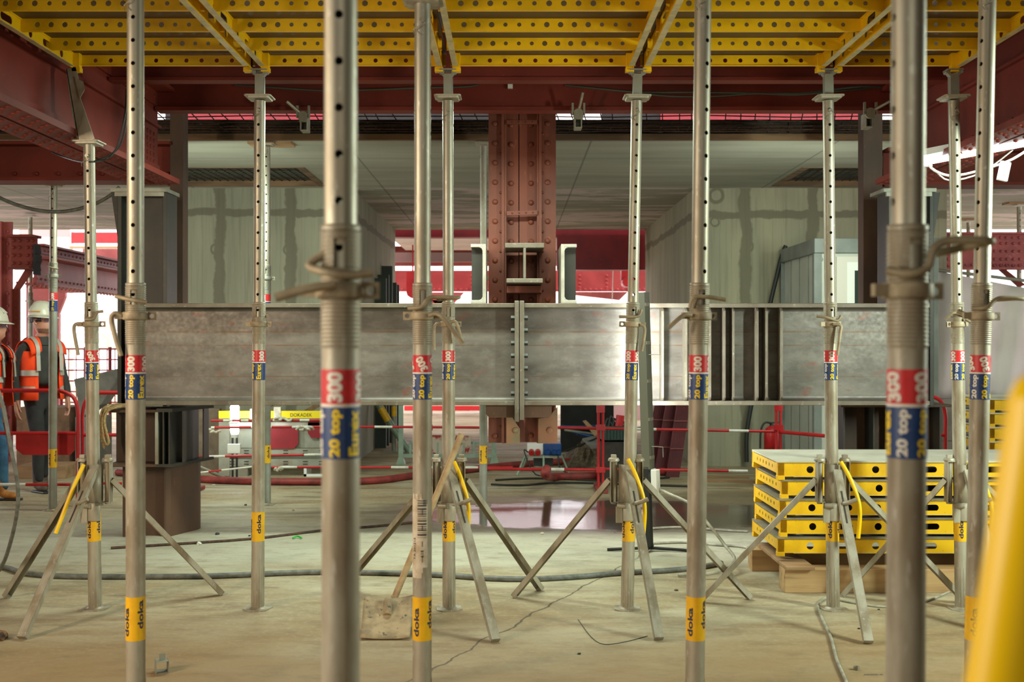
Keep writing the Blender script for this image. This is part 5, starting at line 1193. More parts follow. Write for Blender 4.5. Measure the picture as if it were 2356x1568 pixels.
for px, y0, y1, x2 in ((1745, 940, 1050, 1735),):
    o = MB().tube([P(1808, 565, 14.85), P(1798, 590, 14.85), P(1786, 640, 14.85), P(1772, 700, 14.85), P(1755, 800, 14.85), P(1728, 935, 14.85), P(1718, 1000, 14.85), P(1718, 1062, 14.85)], .028, 8).build('dark_hose', blk); tag(o, 'dark hose hanging down the right core wall beside the cabin', 'hose')
# ================================================================ SITE CABIN
Yc = 13.2; e = empty('site_cabin', (PX(1873, Yc), Yc, 0)); tag(e, 'pale grey site cabin with door standing in front of the right core wall', 'cabin'); kf = Yc / F
X = lambda px: (px - 1873) * kf
Z = lambda py: PZ(py, Yc)
Wc = X(2160); Hc = Z(548); Dp = 1.7
m = MB(); m.bx(.05, Wc - .05, .03, Dp, .1, Hc - .1); m.build('wall_panel', cabp, e)
m = MB(); m.bx(0, Wc, -.02, Dp, Hc - .17, Hc); m.bx(0, .09, 0, .09, 0, Hc - .17); m.bx(Wc - .09, Wc, 0, .09, 0, Hc - .17); m.bx(0, .07, Dp - .08, Dp, 0, Hc - .17); m.bx(0, Wc, 0, Dp, 0, .1); m.build('frame', cabf, e, bevel=.006)
m = MB(); m.bx(X(1925), X(2010), .0, .03, .12, Z(590)); m.build('door', mk('off_white_door', (206, 202, 190), rough=.5), e)
m = MB(); m.bx(X(1949), X(2000), -.006, .0, Z(720), Z(603)); m.build('door_frame', plastw, e)
m = MB(); m.bx(X(1966), X(1990), -.012, -.006, Z(715), Z(622)); m.build('window_pane', mk('dark_glass', (50, 62, 58), rough=.1), e)
m = MB()
for px in (1890, 1905): m.cyl((X(px), -.005, Z(596)), (X(px), .01, Z(596)), .02, 10)
m.build('vent', cabf, e)
m = MB(); m.bx(.052, .054, 0, 0, 0, 0)
for i in range(1, 4): m.bx(.044, .052, Dp * i / 4 - .01, Dp * i / 4 + .01, .1, Hc - .17)
m.build('panel_joint', cabf, e)
# white tarpaulin + block wall behind the right props
Yt = 13.9
m = MB(); pts = [(2150, 625), (2180, 626), (2220, 633), (2290, 647), (2356, 652), (2460, 660)]
vs = []; n = 30; mm = 12
for j in range(mm + 1):
    for i in range(n + 1):
        t = i / n; px = 2150 + t * 330
        yt = 622 + 40 * min(1, t * 1.6); 
        y = yt + (918 - yt) * j / mm
        vs.append(P(px, y, Yt + .05 * math.sin(i * .9 + j * .3) + .03 * math.sin(j * 1.1)))
m.add(vs, [(j*(n+1)+i, j*(n+1)+i+1, (j+1)*(n+1)+i+1, (j+1)*(n+1)+i) for j in range(mm) for i in range(n)], True); o = m.build('tarpaulin', tarp); tag(o, 'large white tarpaulin hung up behind the right-hand props', 'tarpaulin')
md = o.modifiers.new('thick', 'SOLIDIFY'); md.thickness = .006
o = MB().cyl(P(2150, 620, Yt), P(2480, 660, Yt), .02, 8).build('tarpaulin_rail', galvd); tag(o, 'sloping thin rail along the top of the white tarpaulin', 'rail')
for px in (2150, 2480):
    o = MB().cyl((PX(px, Yt), Yt, 0), (PX(px, Yt), Yt, PZ(622 if px < 2400 else 662, Yt)), .025, 8).build('tarpaulin_post', galvd); tag(o, 'thin post holding the %s end of the white tarpaulin' % ('left' if px < 2400 else 'right'), 'post')
m = MB(); y = 0
wb = PX(2160, 13.3); 
for r in range(4):
    for c in range(8):
        x = wb + c * .46 + (.23 if r % 2 else 0); m.bx(x, x + .45, 13.3, 13.5, r * .245, r * .245 + .235)
m.bx(wb, wb + 3.7, 13.31, 13.49, 0, .975)
o = m.build('block_wall', blockw); tag(o, 'low grey blockwork wall below the white tarpaulin', 'wall', kind='structure')
# ================================================================ FAR RIGHT: riveted girder and bracing
Yg = 16.5
e = empty('far_girder', P(2150, 620, Yg)); tag(e, 'faded red riveted girder under the soffit behind the white tarpaulin', 'girder', 'far red girders', 'structure'); kf = Yg / F
m = MB(); w = 330 * kf; h = 85 * kf; m.bx(0, w, 0, .03, 0, h); m.bx(0, w, -.1, .1, 0, .03); m.bx(0, w, -.1, .1, h - .03, h); m.bx(130 * kf, w, -.02, 0, 20 * kf, 68 * kf)
for px in (137, 152, 165, 180, 195, 30):
    for py in (10, 24, 42, 60, 74): rivet(m, (px * kf, -.022 if 18 < py < 70 else 0, py * kf), (0, -1, 0), .024, .02, 6)
for i in range(24): rivet(m, (i * .09, 0, .07), (0, -1, 0), .018, .015, 6)
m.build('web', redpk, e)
m = MB(); m.prism([(150 * kf, .0, 0), (165 * kf, 0, 0), (210 * kf, 0, -35 * kf), (195 * kf, 0, -40 * kf)], (0, .05, 0)); m.build('brace', redox, e)
# ================================================================ FAR LEFT: columns, girders, hoarding
def col(x0, x1, Y, y0, lab):
    kf = Y / F; e = empty('far_column', (PX(x0, Y), Y, 0)); tag(e, lab, 'column', 'far red columns', 'structure'); w = (x1 - x0) * kf; h = PZ(y0, Y)
    m = MB(); m.bx(0, w, 0, .03, 0, h); m.bx(0, w * .22, -.12, 0, 0, h); m.bx(w * .62, w * .72, -.08, 0, 0, h)
    z = .1
    while z < h:
        for t in (.35, .5, .85): rivet(m, (w * t, 0, z), (0, -1, 0), .026, .022, 6)
        z += .17
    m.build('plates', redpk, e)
col(-40, 28, 15.6, 510, 'faded red riveted column at the left picture edge')
m = MB(); Y = 15.2; e = empty('girder_end', P(25, 615, Y)); tag(e, 'burnt-off end of a dark red riveted girder beside the left column', 'girder', 'far red girders', 'structure'); kf = Y / F
m.bx(0, 60 * kf, 0, .03, 0, 72 * kf); m.bx(0, 60 * kf, -.15, .15, 68 * kf, 74 * kf); m.bx(0, 52 * kf, -.15, .15, -4 * kf, 0)
for px in (6, 20, 38, 50):
    for py in (10, 28, 46, 62): rivet(m, (px * kf, 0, py * kf), (0, -1, 0), .028, .025, 6)
m.build('web', redox, e)
m = MB(); random.seed(4)
for i in range(14): m.bx(58 * kf, (60 + random.uniform(1, 5)) * kf, -.1, .1, i * 5 * kf - .1, (i + 1) * 5 * kf - .1)
m.build('burnt_edge', darkv, e)
m = MB(); Y = 15.3; kf = Y / F; e = empty('knee_brace', P(30, 1000, Y)); tag(e, 'dark red post with slanted knee brace under the burnt-off girder', 'brace', kind='structure')
m.bx(0, 14 * kf, 0, .05, 0, (1000 - 665) * kf); m.prism([(0, 0, 335 * kf), (14 * kf, 0, 335 * kf), (48 * kf, 0, 385 * kf), (30 * kf, 0, 385 * kf)], (0, .05, 0))
m.bx(0, .02, -.08, .0, 0, 335 * kf)
for i in range(24): rivet(m, (9 * kf, 0, .1 + i * .085), (0, -1, 0), .016, .012, 6)
m.build('profile', redox, e)
# long receding girder
a = P(80, 560, 16.2); b_ = P(300, 610, 20.5); e = empty('far_girder', a); tag(e, 'long faded red girder with rivet rows receding behind the left props', 'girder', 'far red girders', 'structure')
d = b_ - a; d.z = 0; L = d.length; d.normalize(); q = Vector((d.y, -d.x, 0)); M = Matrix(((d.x, q.x, 0, 0), (d.y, q.y, 0, 0), (0, 0, 1, 0), (0, 0, 0, 1)))
h = 95 * 16.2 / F
m = MB(); m.bx(0, L, -.015, .015, -h, 0, M); m.bx(0, L, -.14, .14, -.03, 0, M); m.bx(0, L, -.14, .14, -h, -h + .03, M); m.bx(0, L, 0, .035, -.13, -.12, M); m.bx(0, L, .015, .03, -h + .03, -h + .14, M); m.bx(0, L, -.16, .3, -.22, -.19, M)
for i in range(int(L / .16)):
    rivet(m, M @ Vector((i * .16, .03, -h + .09)), M.to_3x3() @ Vector((0, 1, 0)), .02, .016, 6); rivet(m, M @ Vector((i * .16, .015, -.08)), M.to_3x3() @ Vector((0, 1, 0)), .02, .016, 6)
    for w in (-.1, .1): rivet(m, M @ Vector((i * .16, w, -h)), (0, 0, -1), .02, .016, 6)
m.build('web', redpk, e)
def wallbox(name, x0, x1, y0, y1, Y, mat, lab, cat, th=.1, grp=None, kind=None):
    o = MB().bx(PX(x0, Y), PX(x1, Y), Y, Y + th, PZ(y1, Y), PZ(y0, Y)).build(name, mat); tag(o, lab, cat, grp, kind); return o
wallbox('far_girder', 60, 280, 637, 662, 21.5, redox, 'dark red girder crossing behind the tall prop at the far left', 'girder', .3, 'far red girders', 'structure')
wallbox('far_girder', 130, 300, 662, 672, 21.4, redpk, 'thin pinkish flange under the far crossing girder', 'girder', .3, 'far red girders', 'structure')
m = MB(); m.prism([P(60, 660, 22), P(150, 660, 22), P(150, 682, 22), P(135, 720, 22), P(135, 1000, 22), P(60, 1000, 22)], (0, .1, 0)); o = m.build('far_wall_plate', redpk); tag(o, 'faded pink-red plate wall behind the workers', 'wall', kind='structure')
o = wallbox('red_hoarding', 164, 285, 534, 559, 26, redp, 'bright red hoarding board on thin posts high up at the far left', 'hoarding', .05)
for px in (160, 286): MB().bx(PX(px, 26) - .04, PX(px, 26) + .04, 26.05, 26.13, 0, PZ(530, 26)).build('post', whp, o)
wallbox('timber_ledger', 160, 285, 566, 571, 25.95, wood, 'timber edge below the bright red hoarding', 'timber', .1)
wallbox('far_girder', 190, 290, 572, 598, 23, redpk, 'pale red girder below the timber edge at the far left', 'girder', .2, 'far red girders', 'structure')
wallbox('striped_banner', 44, 160, 528, 545, 26.04, mk('pink_banner', (226, 170, 168), rough=.8), 'pink and white striped banner high at the far left', 'banner', .05)
wallbox('pale_facade', 135, 300, 722, 762, 27, mk('pale_concrete_band', (214, 204, 204), rough=.9), 'pale concrete band behind the props at the far left', 'facade', .2, kind='structure')
wallbox('pale_facade', 135, 300, 764, 806, 27, whp, 'white band below the pale concrete band at the far left', 'facade', .2, kind='structure')
def mesh_fence(x0, x1, y0, y1, Y, lab, grp='red mesh fences'):
    e = empty('mesh_fence', (PX(x0, Y), Y, PZ(y1, Y))); tag(e, lab, 'fence', grp); w = PX(x1, Y) - PX(x0, Y); h = PZ(y0, Y) - PZ(y1, Y)
    m = MB(); n = int(w / .12)
    for i in range(n + 1): m.cyl((i * w / n, 0, 0), (i * w / n, 0, h), .009, 4, caps=False)
    for j in range(6): m.cyl((0, 0, j * h / 5), (w, 0, j * h / 5), .012, 4, caps=False)
    m.build('wire_panel', redp, e)
    m = MB()
    for t in (0, .35, .7, 1): m.cyl((w * t, .02, -PZ(y1, Y)), (w * t, .02, h + .03), .03, 6)
    m.build('fence_posts', redd, e)
mesh_fence(140, 300, 802, 925, 19.5, 'red wire mesh fence behind the props at the far left')
o = MB().prism([P(170, 872, 14.4), P(282, 845, 15.0), P(282, 858, 15.0), P(232, 930, 14.6), P(186, 960, 14.4)], (.02, .25, 0)).build('sheet_chute', mk('grey_sheet_board', (128, 120, 112), (108, 102, 96), 6, .4, .6, .7)); tag(o, 'large grey board leaning behind the left tripod prop', 'board')
o = MB().bx(PX(180, 14.6), PX(232, 14.6), 14.5, 15.0, 0, PZ(958, 14.6)).build('trestle_block', blockw); tag(o, 'grey block carrying the large grey board at the far left', 'block')
o = MB().bx(PX(38, 13.6), PX(150, 13.6), 13.6, 14.1, 0, .16).build('pallet', woodd); tag(o, 'low timber pallet lying behind the workers', 'pallet')
e = empty('material_table', (PX(38, 14.6), 14.6, 0)); tag(e, 'brown box stacked with material behind the two workers', 'box')
m = MB(); m.bx(0, .68, 0, .6, 0, .8); m.build('body', mk('brown_hessian', (128, 96, 72), (104, 78, 60), 6, .4, .6, .9), e)
# ================================================================ FAR CENTRE seen through the passage
def far_beam(x0, x1, y0, y1, Y, mat, lab, th=.3):
    return wallbox('far_girder', x0, x1, y0, y1, Y, mat, lab, 'girder', th, 'far red girders', 'structure')
far_beam(900, 1500, 528, 545, 20.75, redd, 'deep red beam across the end of the passage, left and middle')
far_beam(1282, 1488, 540, 620, 20.7, redd, 'deep red wide beam across the end of the passage on the right')
m = MB().bx(PX(900, 22), PX(1500, 22), 21.4, 26, PZ(547, 22), PZ(547, 22) + .13); o = m.build('far_soffit', tarp); tag(o, 'pale far soffit beyond the passage', 'soffit', kind='structure')
far_beam(900, 1320, 566, 578, 25, redox, 'dark rusty beam under the pale far soffit')
far_beam(900, 1320, 580, 601, 25.5, mk('brownish_pale_steel', (178, 150, 146), rough=.7), 'pale brownish beam beyond the passage')
far_beam(900, 1320, 603, 610, 25.3, redpk, 'thin brown flange below the pale brownish beam')
e = empty('far_girder', P(900, 670, 27)); tag(e, 'wide bright red riveted girder beyond the passage', 'girder', 'far red girders', 'structure'); kf = 27 / F
m = MB(); w = 620 * kf; m.bx(0, w, 0, .1, 0, 48 * kf)
for i in range(50):
    rivet(m, (i * w / 50, 0, 4 * kf), (0, -1, 0), .04, .03, 6); 
    if i % 5 == 0:
        for j in range(1, 5): rivet(m, (i * w / 50, 0, j * 9 * kf), (0, -1, 0), .04, .03, 6)
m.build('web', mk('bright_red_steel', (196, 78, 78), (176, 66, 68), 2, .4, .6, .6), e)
for a, b2 in ((950, 1040), (1345, 1440)):
    pass
m = MB(); m.prism([P(975, 672, 26.9), P(1068, 672, 26.9), P(1045, 697, 26.9), P(1000, 697, 26.9)], (0, .1, 0)); m.bx(PX(985, 26.9), PX(1040, 26.9), 26.9, 27.0, PZ(760, 26.9), PZ(690, 26.9)); o = m.build('far_haunch', mk('bright_red_haunch', (200, 90, 88), rough=.6)); tag(o, 'red flared column head under the wide bright girder', 'column', kind='structure')
m = MB(); m.prism([P(1325, 671, 26.9), P(1445, 671, 26.9), P(1425, 690, 26.9), P(1300, 676, 26.9)], (0, .1, 0)); o = m.build('far_haunch', redpk); tag(o, 'red plate edge under the wide bright girder on the right', 'plate', kind='structure')
wallbox('striped_hoarding', 930, 1110, 933, 948, 27, mk('red_striped_hoarding', (232, 70, 76), rough=.7), 'red striped fence strip beyond the passage', 'hoarding', .06)
e = wallbox('red_hoarding', 930, 1105, 948, 966, 26.8, mk('red_hoarding', (206, 60, 70), rough=.7), 'red hoarding with a white company plate beyond the passage', 'hoarding', .06)
kf = 26.8 / F; m = MB(); m.bx(PX(1081, 26.8), PX(1100, 26.8), 26.76, 26.8, PZ(964, 26.8), PZ(944, 26.8)); pl = m.build('white_plate', plastw, e)
m = MB(); flat_text(m, 'VI', 11 * kf, 7 * kf, (PX(1090, 26.75), 26.75, PZ(954, 26.8)), (1, 0, 0), (0, 0, 1), .02); m.build('lettering', inkb, pl)
wallbox('hoarding_panel', 1400, 1500, 930, 965, 24, mk('pink_stripe_panel', (206, 168, 172), rough=.7), 'pale pink fence panel behind the green crate', 'fence', .05)
e = empty('red_hoist', P(955, 640, 23.5)); tag(e, 'bright red hoist machinery hanging at the far left of the passage', 'hoist'); kf = 23.5 / F
m = MB(); m.bx(-20 * kf, 12 * kf, 0, .3, -30 * kf, 15 * kf); m.bx(-8 * kf, -5 * kf, .1, .14, 15 * kf, 99 * kf); m.cyl((-6 * kf, -.1, -32 * kf), (-6 * kf, .3, -32 * kf), .12, 10); m.bx(2 * kf, 20 * kf, 0, .2, 5 * kf, 16 * kf); m.build('body', redp, e); m = MB(); m.cyl((6 * kf, -.05, -200 * kf), (2 * kf, -.05, 20 * kf), .01, 5); m.build('chain', galv, e)
e = empty('red_hoist', P(1440, 635, 23.5)); tag(e, 'bright red hoist machinery hanging at the right of the passage', 'hoist')
m = MB(); m.bx(-10 * kf, 12 * kf, 0, .3, -8 * kf, 14 * kf); m.bx(-2 * kf, 1 * kf, .1, .14, 14 * kf, 94 * kf); m.cyl((2 * kf, -.1, -14 * kf), (2 * kf, .3, -14 * kf), .1, 10); m.build('body', redp, e); m = MB(); m.cyl((-35 * kf, -.05, -150 * kf), (-30 * kf, -.05, 20 * kf), .01, 5); m.build('chain', galv, e)
for x0, x1, lab in ((900, 1268, 'left'), (1346, 1402, 'middle'), (1432, 1520, 'right')):
    wallbox('far_wall_plate', x0, x1, 712, 925 if x0 < 1300 else 960, 26.2, bpy.data.materials['deep_red_panel'] if x0 > 1300 else redpk, 'dull red far wall beyond the passage, %s piece' % lab, 'wall', .1, kind='structure')
# dark planks leaning on the left core wall inside the passage
for i, (px, y0, Y) in enumerate(((872, 640, 17.6), (881, 632, 18.0), (895, 612, 18.5), (907, 650, 19.2), (918, 655, 19.6))):
    o = MB().bx(-.02, .16, -.05, .05, 0, PZ(y0, Y)).build('standing_plank', mk('dark_green_board', (56, 64, 58), rough=.7) if i == 0 else bpy.data.materials['dark_green_board']); o.location = (-2.11, Y, 0); o.rotation_euler = (0, 0, 0)
    tag(o, 'dark board standing on end against the left passage wall, %s from the front' % ('first', 'second', 'third', 'fourth', 'fifth')[i], 'board', 'dark boards in the passage')
# upper level hoarding seen over the slab edge
def upbox(x0, x1, y0, y1, mat, name, lab, Y=24, cat='hoarding', grp=None):
    return wallbox(name, x0, x1, y0, y1, Y, mat, lab, cat, .06, grp)
upbox(426, 742, 238, 276, redd, 'upper_hoarding', 'upper red hoarding strip seen above the slab edge on the left', grp='upper red hoardings')
upbox(1520, 1985, 238, 276, redd, 'upper_hoarding', 'upper red hoarding strip seen above the slab edge on the right', grp='upper red hoardings')
Y = 24.06; zl = SOF + .12
m = MB()
for x0, x1, z0, z1 in ((380, 1276, zl, PZ(120, Y)), (1322, 1342, zl, PZ(120, Y)), (1384, 2030, zl, PZ(120, Y)), (1276, 1322, zl, PZ(277, Y)), (1342, 1384, zl, PZ(277, Y)), (1276, 1322, PZ(252, Y), PZ(120, Y)), (1342, 1384, PZ(252, Y), PZ(120, Y))):
    m.bx(PX(x0, Y), PX(x1, Y), Y, Y + .1, z0, z1)
o = m.build('upper_screen', darkv); tag(o, 'dark upper screen with two bright gaps above the slab edge', 'screen', kind='structure')
# ================================================================ YELLOW TUBE AT THE RIGHT EDGE
e = empty('yellow_post', (0, 0, 0)); tag(e, 'very close blurred yellow leaning tube at the right edge', 'post')
m = MB(); r = .028; Yy = .95
ta = Vector((PX(2400, Yy), Yy, PZ(925, Yy))); tb = Vector((PX(2303, Yy), Yy, PZ(1568, Yy))); d = (tb - ta).normalized(); tb2 = ta + d * ((ta.z - .01) / -d.z)
m.tube([ta - d * .0, tb2], r, 24, smooth=1); q = []
m.lathe([(r, 0), (r * .85, .014), (r * .5, .024), (0, .028)], n=24); b0 = len(m.v) - 4 * 24
mq = Matrix.Translation(ta) @ (-d).to_track_quat('Z', 'Y').to_matrix().to_4x4()
for i in range(b0, len(m.v)): m.v[i] = tuple(mq @ Vector(m.v[i]))
m.build('tube', yelh, e)
m = MB(); m.bx(tb2.x - .06, tb2.x + .06, Yy - .06, Yy + .06, 0, .008); m.build('foot_plate', yelh, e)
# ================================================================ WORKERS
def skinmesh(chains, sub=2):
    """chains: list of lists of (co, r); a chain's first point may be an index into earlier points to branch"""
    me = bpy.data.meshes.new('body'); vs = []; es = []; rs = []
    for ch in chains:
        prev = None
        for p in ch:
            if isinstance(p, int): prev = p; continue
            vs.append(p[0]); rs.append(p[1] if isinstance(p[1], tuple) else (p[1], p[1])); i = len(vs) - 1
            if prev is not None: es.append((prev, i))
            prev = i
    me.from_pydata(vs, es, []); o = bpy.data.objects.new('tmp', me); COL.objects.link(o)
    sk = o.modifiers.new('s', 'SKIN'); sk.use_smooth_shade = True
    for i, r in enumerate(rs): me.skin_vertices[0].data[i].radius = r
    me.skin_vertices[0].data[0].use_root = True
    sb = o.modifiers.new('u', 'SUBSURF'); sb.levels = sub; sb.render_levels = sub
    bpy.context.view_layer.update()
    r = bpy.data.meshes.new_from_object(o.evaluated_get(bpy.context.evaluated_depsgraph_get())); bpy.data.objects.remove(o)
    for p in r.polygons: p.use_smooth = True
    return r
def addme(name, me, mat, parent):
    me.materials.clear(); me.materials.append(mat); o = bpy.data.objects.new(name, me); COL.objects.link(o); o.parent = parent; return o
def loft(secs, n=20, a0=0, a1=360, cap=True):
    """secs: (z, cx, cy, rx, ry)"""
    m = MB(); vs = []; full = (a1 - a0) >= 360; k = n if full else n + 1
    for z, cx, cy, rx, ry in secs:
        for i in range(k):
            t = R(a0 + (a1 - a0) * i / n); c, s = math.cos(t), math.sin(t)
            vs.append((cx + rx * math.copysign(abs(c) ** .85, c), cy + ry * math.copysign(abs(s) ** .85, s), z))
    fs = []
    for j in range(len(secs) - 1):
        for i in range(k if full else k - 1):
            fs.append((j*k + i, j*k + (i+1) % k, (j+1)*k + (i+1) % k, (j+1)*k + i))
    m.add(vs, fs, True)
    return m
def head(parent, z, yaw, S):
    """face towards +x in local space, rotated by yaw; z = chin height"""
    h = empty('head_pivot'); bpy.data.objects.remove(h)
    M = Matrix.Translation((S.x, S.y, z)) @ Matrix.Rotation(yaw, 4, 'Z')
    m = MB()
    n = 28; secs = [(-.06, -.015, .052, .052), (-.02, -.01, .056, .056), (0, .012, .060, .052), (.025, .012, .078, .062), (.06, .006, .088, .070), (.10, .0, .094, .075), (.14, -.004, .098, .078), (.18, -.008, .096, .076), (.215, -.01, .080, .064), (.235, -.01, .045, .04), (.24, -.01, .01, .01)]
    vs = []
    for zz, cx, rx, ry in secs:
        for i in range(n):
            t = 2 * math.pi * i / n; c, s = math.cos(t), math.sin(t); x = cx + rx * c; y = ry * s
            f = max(0, c) ** 14
            if .07 < zz < .12: x += .020 * f * (1 if zz < .11 else .4)      # nose
            if .115 < zz < .15: x -= .006 * (max(0, c) ** 3) * (1 if abs(s) > .2 else 0)
            if .02 < zz < .04: x += .006 * f
            vs.append(M @ Vector((x, y, zz)))
    m.add(vs, [(j*n+i, j*n+(i+1)%n, (j+1)*n+(i+1)%n, (j+1)*n+i) for j in range(len(secs)-1) for i in range(n)], True)
    for s in (-1, 1):   # ears
        m.tube([M @ Vector((-.01, s * .074, .085)), M @ Vector((-.022, s * .086, .10)), M @ Vector((-.022, s * .086, .13)), M @ Vector((-.004, s * .078, .135))], .009, 6)
    return m, M
def worker(e, M0, yaw, hatline, glasses, lean=0):
    pass
def place(mesh_or_mb, name, mat, parent):
    return mesh_or_mb.build(name, mat, parent)
def build_worker(px, Y, hgt, yaw, lab, pants, sleeve, boots, hands, stance, facing, beard=False):
    e = empty('person', (PX(px, Y), Y, 0), yaw); tag(e, lab, 'person', 'workers in orange vests'); sc = hgt / 1.86; e.scale = (sc, sc, sc)
    # local: +x is the walking direction, z up; proportions for 1.78 m + helmet
    hipz = .96
    (f1, f2) = stance      # x of front and back ankle
    # legs + pelvis as one surface
    ch = [[((0, 0, 1.00), (.13, .16)), ((0, 0, .93), (.13, .155))],
          [1, ((.02, -.09, .86), (.095, .095)), ((f1 * .55 + .05, -.095, .50), (.066, .066)), ((f1 * .9, -.10, .26), (.058, .058)), ((f1, -.10, .09), (.046, .046))],
          [1, ((-.02, .09, .86), (.095, .095)), ((f2 * .45 + .04, .095, .50), (.066, .066)), ((f2 * .9, .10, .28), (.058, .058)), ((f2, .10, .10), (.046, .046))]]
    addme('trousers', skinmesh(ch), pants, e)
    for (fx, s) in ((f1, -1), (f2, 1)):
        m = MB(); m.prism([(fx - .075, s * .10 - .045, 0), (fx + .17, s * .10 - .045, 0), (fx + .17, s * .10 + .045, 0), (fx - .075, s * .10 + .045, 0)], (0, 0, .022)); sole = m
        b = addme('boot', skinmesh([[((fx - .02, s * .10, .27), (.056, .056)), ((fx - .02, s * .10, .12), (.052, .054)), ((fx - .015, s * .10, .06), (.05, .05)), ((fx + .07, s * .10, .05), (.04, .043)), ((fx + .14, s * .10, .042), (.03, .038))]]), boots, e)
        sole.build('sole', blk, b, bevel=.01)
    # torso and arms in one surface (jacket)
    (hr, hl) = hands
    ch = [[((0, 0, 1.02), (.12, .155)), ((0, 0, 1.18), (.115, .155)), ((0, 0, 1.34), (.125, .175)), ((-.0, 0, 1.44), (.10, .15)), ((.01, 0, 1.50), (.06, .065)), ((.02, 0, 1.55), (.055, .055))],
          [3, ((-.0, -.17, 1.43), (.068, .065)), ((hr[0] * .35 - .06, -.245, 1.17), (.052, .052)), ((hr[0] * .8, -.25, 1.0), (.043, .043)), ((hr[0], -.245, hr[1] + .05), (.036, .036))],
          [3, ((-.0, .17, 1.43), (.068, .065)), ((hl[0] * .35 - .06, .245, 1.17), (.052, .052)), ((hl[0] * .8, .25, 1.0), (.043, .043)), ((hl[0], .245, hl[1] + .05), (.036, .036))]]
    body = addme('jacket', skinmesh(ch), sleeve, e)
    for (hx, hz), s in ((hr, -1), (hl, 1)):
        p = Vector((hx + .01, s * .245, hz + .02)); chh = [[((p.x - .004, p.y, p.z + .08), (.027, .024)), ((p.x + .01, p.y, p.z - .04), (.036, .018))]]
        for q in range(4):
            x = p.x - .018 + q * .016; chh.append([1, ((x, p.y, p.z - .075), .0095), ((x + .006, p.y - s * .012, p.z - .11 - (.008 if q in (1, 2) else 0)), .009), ((x + .01, p.y - s * .03, p.z - .13), .008)])
        chh.append([0, ((p.x + .035, p.y - s * .01, p.z - .02), .010), ((p.x + .05, p.y - s * .02, p.z - .06), .0085)])
        addme('hand', skinmesh(chh, 1), skin, e)
    # vest: a shell over the torso
    secs = [(.90, .0, 0, .175, .215), (1.0, 0, 0, .168, .205), (1.1, 0, 0, .16, .20), (1.2, 0, 0, .158, .205), (1.3, 0, 0, .16, .212), (1.38, 0, 0, .15, .20)]
    m = loft(secs, 32, 28, 332)
    # shoulder straps
    for s in (-1, 1):
        n = 12; vs = []
        for i in range(n + 1):
            a = R(180 * i / n); x = .15 * math.cos(a); z = 1.37 + .14 * math.sin(a)
            vs += [(x, s * (.045 + .03 * abs(math.cos(a))), z + .01), (x, s * .185, z - .03)]
        m.add(vs, [(2*i, 2*i+1, 2*i+3, 2*i+2) for i in range(n)], True)
    v = m.build('vest', orange, e); md = v.modifiers.new('t', 'SOLIDIFY'); md.thickness = .008; md.offset = 1
    for z0, z1, g in ((.98, 1.035, .008), (1.14, 1.195, .010)):
        t = loft([(z0, 0, 0, .170 + g, .208 + g), (z1, 0, 0, .163 + g, .207 + g)], 32, 28, 332).build('reflective_band', refl, v)
    for s in (-1, 1):
        n = 12; vs = []
        for i in range(n + 1):
            a = R(-18 + 216 * i / n); x = .168 * math.cos(a); z = 1.37 + .153 * math.sin(a)
            vs += [(x, s * .10, z + .006), (x, s * .14, z - .004)]
        b = MB().add(vs, [(2*i, 2*i+1, 2*i+3, 2*i+2) for i in range(n)], True)
        for q in (1, -1):
            b.add([(q * .178, s * .10, 1.19), (q * .176, s * .14, 1.19), (q * .166, s * .14, 1.34), (q * .168, s * .10, 1.34)], [(0, 1, 2, 3)])
        b.build('shoulder_band', refl, v)
    # head
    m, M = head(e, 1.56, R(facing), Vector((.03, 0, 0))); hd = m.build('head', skin, e)
    for s in (-1, 1):
        q = MB(); c = M @ Vector((.084, s * .032, .122)); q.lathe([(0, -.008), (.009, -.006), (.011, 0), (.009, .006), (0, .008)], c, 10); q.build('eye', whp, hd)
    q = MB(); q.tube([M @ Vector((.082, -.022, .048)), M @ Vector((.090, 0, .047)), M @ Vector((.082, .022, .048))], .005, 6); q.build('mouth', mk('lips', (150, 90, 80), rough=.6) if 'lips' not in bpy.data.materials else bpy.data.materials['lips'], hd)
    q = loft([(.11, -.012, 0, .100, .080), (.15, -.014, 0, .103, .082), (.19, -.014, 0, .1, .079)], 20, 60, 300).xf(M); q.build('hair', hairm, hd)
    if beard:
        q = loft([(-.004, .011, 0, .059, .0515), (.022, .0125, 0, .0795, .063), (.042, .010, 0, .085, .067)], 20, -100, 100, False).xf(M); q.build('beard', mk('short_stubble', (128, 88, 70), (96, 66, 52), 60, .4, .6, .8), hd)
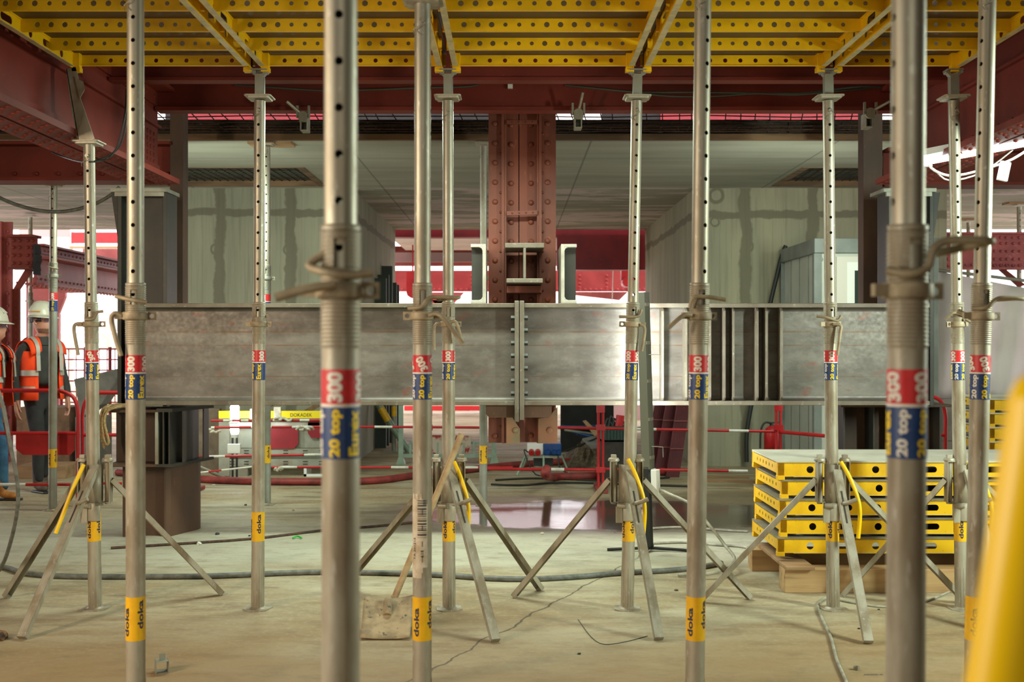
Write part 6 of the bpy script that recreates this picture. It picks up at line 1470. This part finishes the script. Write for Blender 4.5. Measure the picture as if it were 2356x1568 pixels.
    q = MB(); q.lathe([(.085, 1.44), (.072, 1.47), (.066, 1.52), (.062, 1.525), (.062, 1.46)], (.012, 0, 0), 24); q.build('collar', sleeve, e)
    q = MB()
    for s in (-1, 1):
        q.prism([M @ Vector(a) for a in ((.096, s * .006, .110), (.094, s * .052, .112), (.080, s * .072, .120), (.088, s * .052, .138), (.098, s * .006, .136))], M.to_3x3() @ Vector((.004, 0, 0)))
        q.tube([M @ Vector((.082, s * .070, .13)), M @ Vector((.03, s * .082, .132)), M @ Vector((-.02, s * .08, .13))], .0035, 5)
    q.build('safety_glasses', glassm, hd)
    prof = [(0, .315), (.03, .313), (.07, .298), (.10, .268), (.118, .225), (.126, .185), (.128, .165)]
    q = MB(); q.lathe(prof, (-.008, 0, 0), 28); n = 28; vs = []
    for rr, zz in ((1.0, .168), (1.02, .158)):
        for i in range(n):
            t = 2 * math.pi * i / n; c = math.cos(t); r = .128 + (.05 * max(0, c) ** 2 if rr > 1 else 0) + (.008 if rr > 1 else 0)
            vs.append((-.008 + r * c, r * math.sin(t) * .96, zz - (.012 * max(0, c) if rr > 1 else 0)))
    q.add(vs, [(i, (i+1) % n, n + (i+1) % n, n + i) for i in range(n)], True)
    for w in (-.03, .03): q.tube([(.10, w, .255), (.04, w, .305), (-.03, w, .312), (-.09, w, .285)], .006, 6)
    q.xf(M); hm = q.build('helmet', helm, hd); md = hm.modifiers.new('t', 'SOLIDIFY'); md.thickness = .004
    q = loft([(.205, -.008, 0, .124, .124), (.217, -.008, 0, .122, .122)], 12, -125, -60).xf(M); q.build('helmet_stripe', mk('orange_stripe', (200, 140, 40), rough=.5) if 'orange_stripe' not in bpy.data.materials else bpy.data.materials['orange_stripe'], hm)
    return e
build_worker(-18, 11.9, 2.0, R(0), 'worker cut by the left edge in white helmet, orange vest, jeans and tan boots', jeans, jacket, boot, ((.05, .84), (-.02, .84)), (.16, -.22), 0)
build_worker(94, 12.6, 2.08, R(-38), 'bearded worker in white helmet, orange vest over dark jacket walking right behind the tall prop', trous, jacket, bootd, ((-.02, .82), (.06, .84)), (.14, -.12), 22, True)
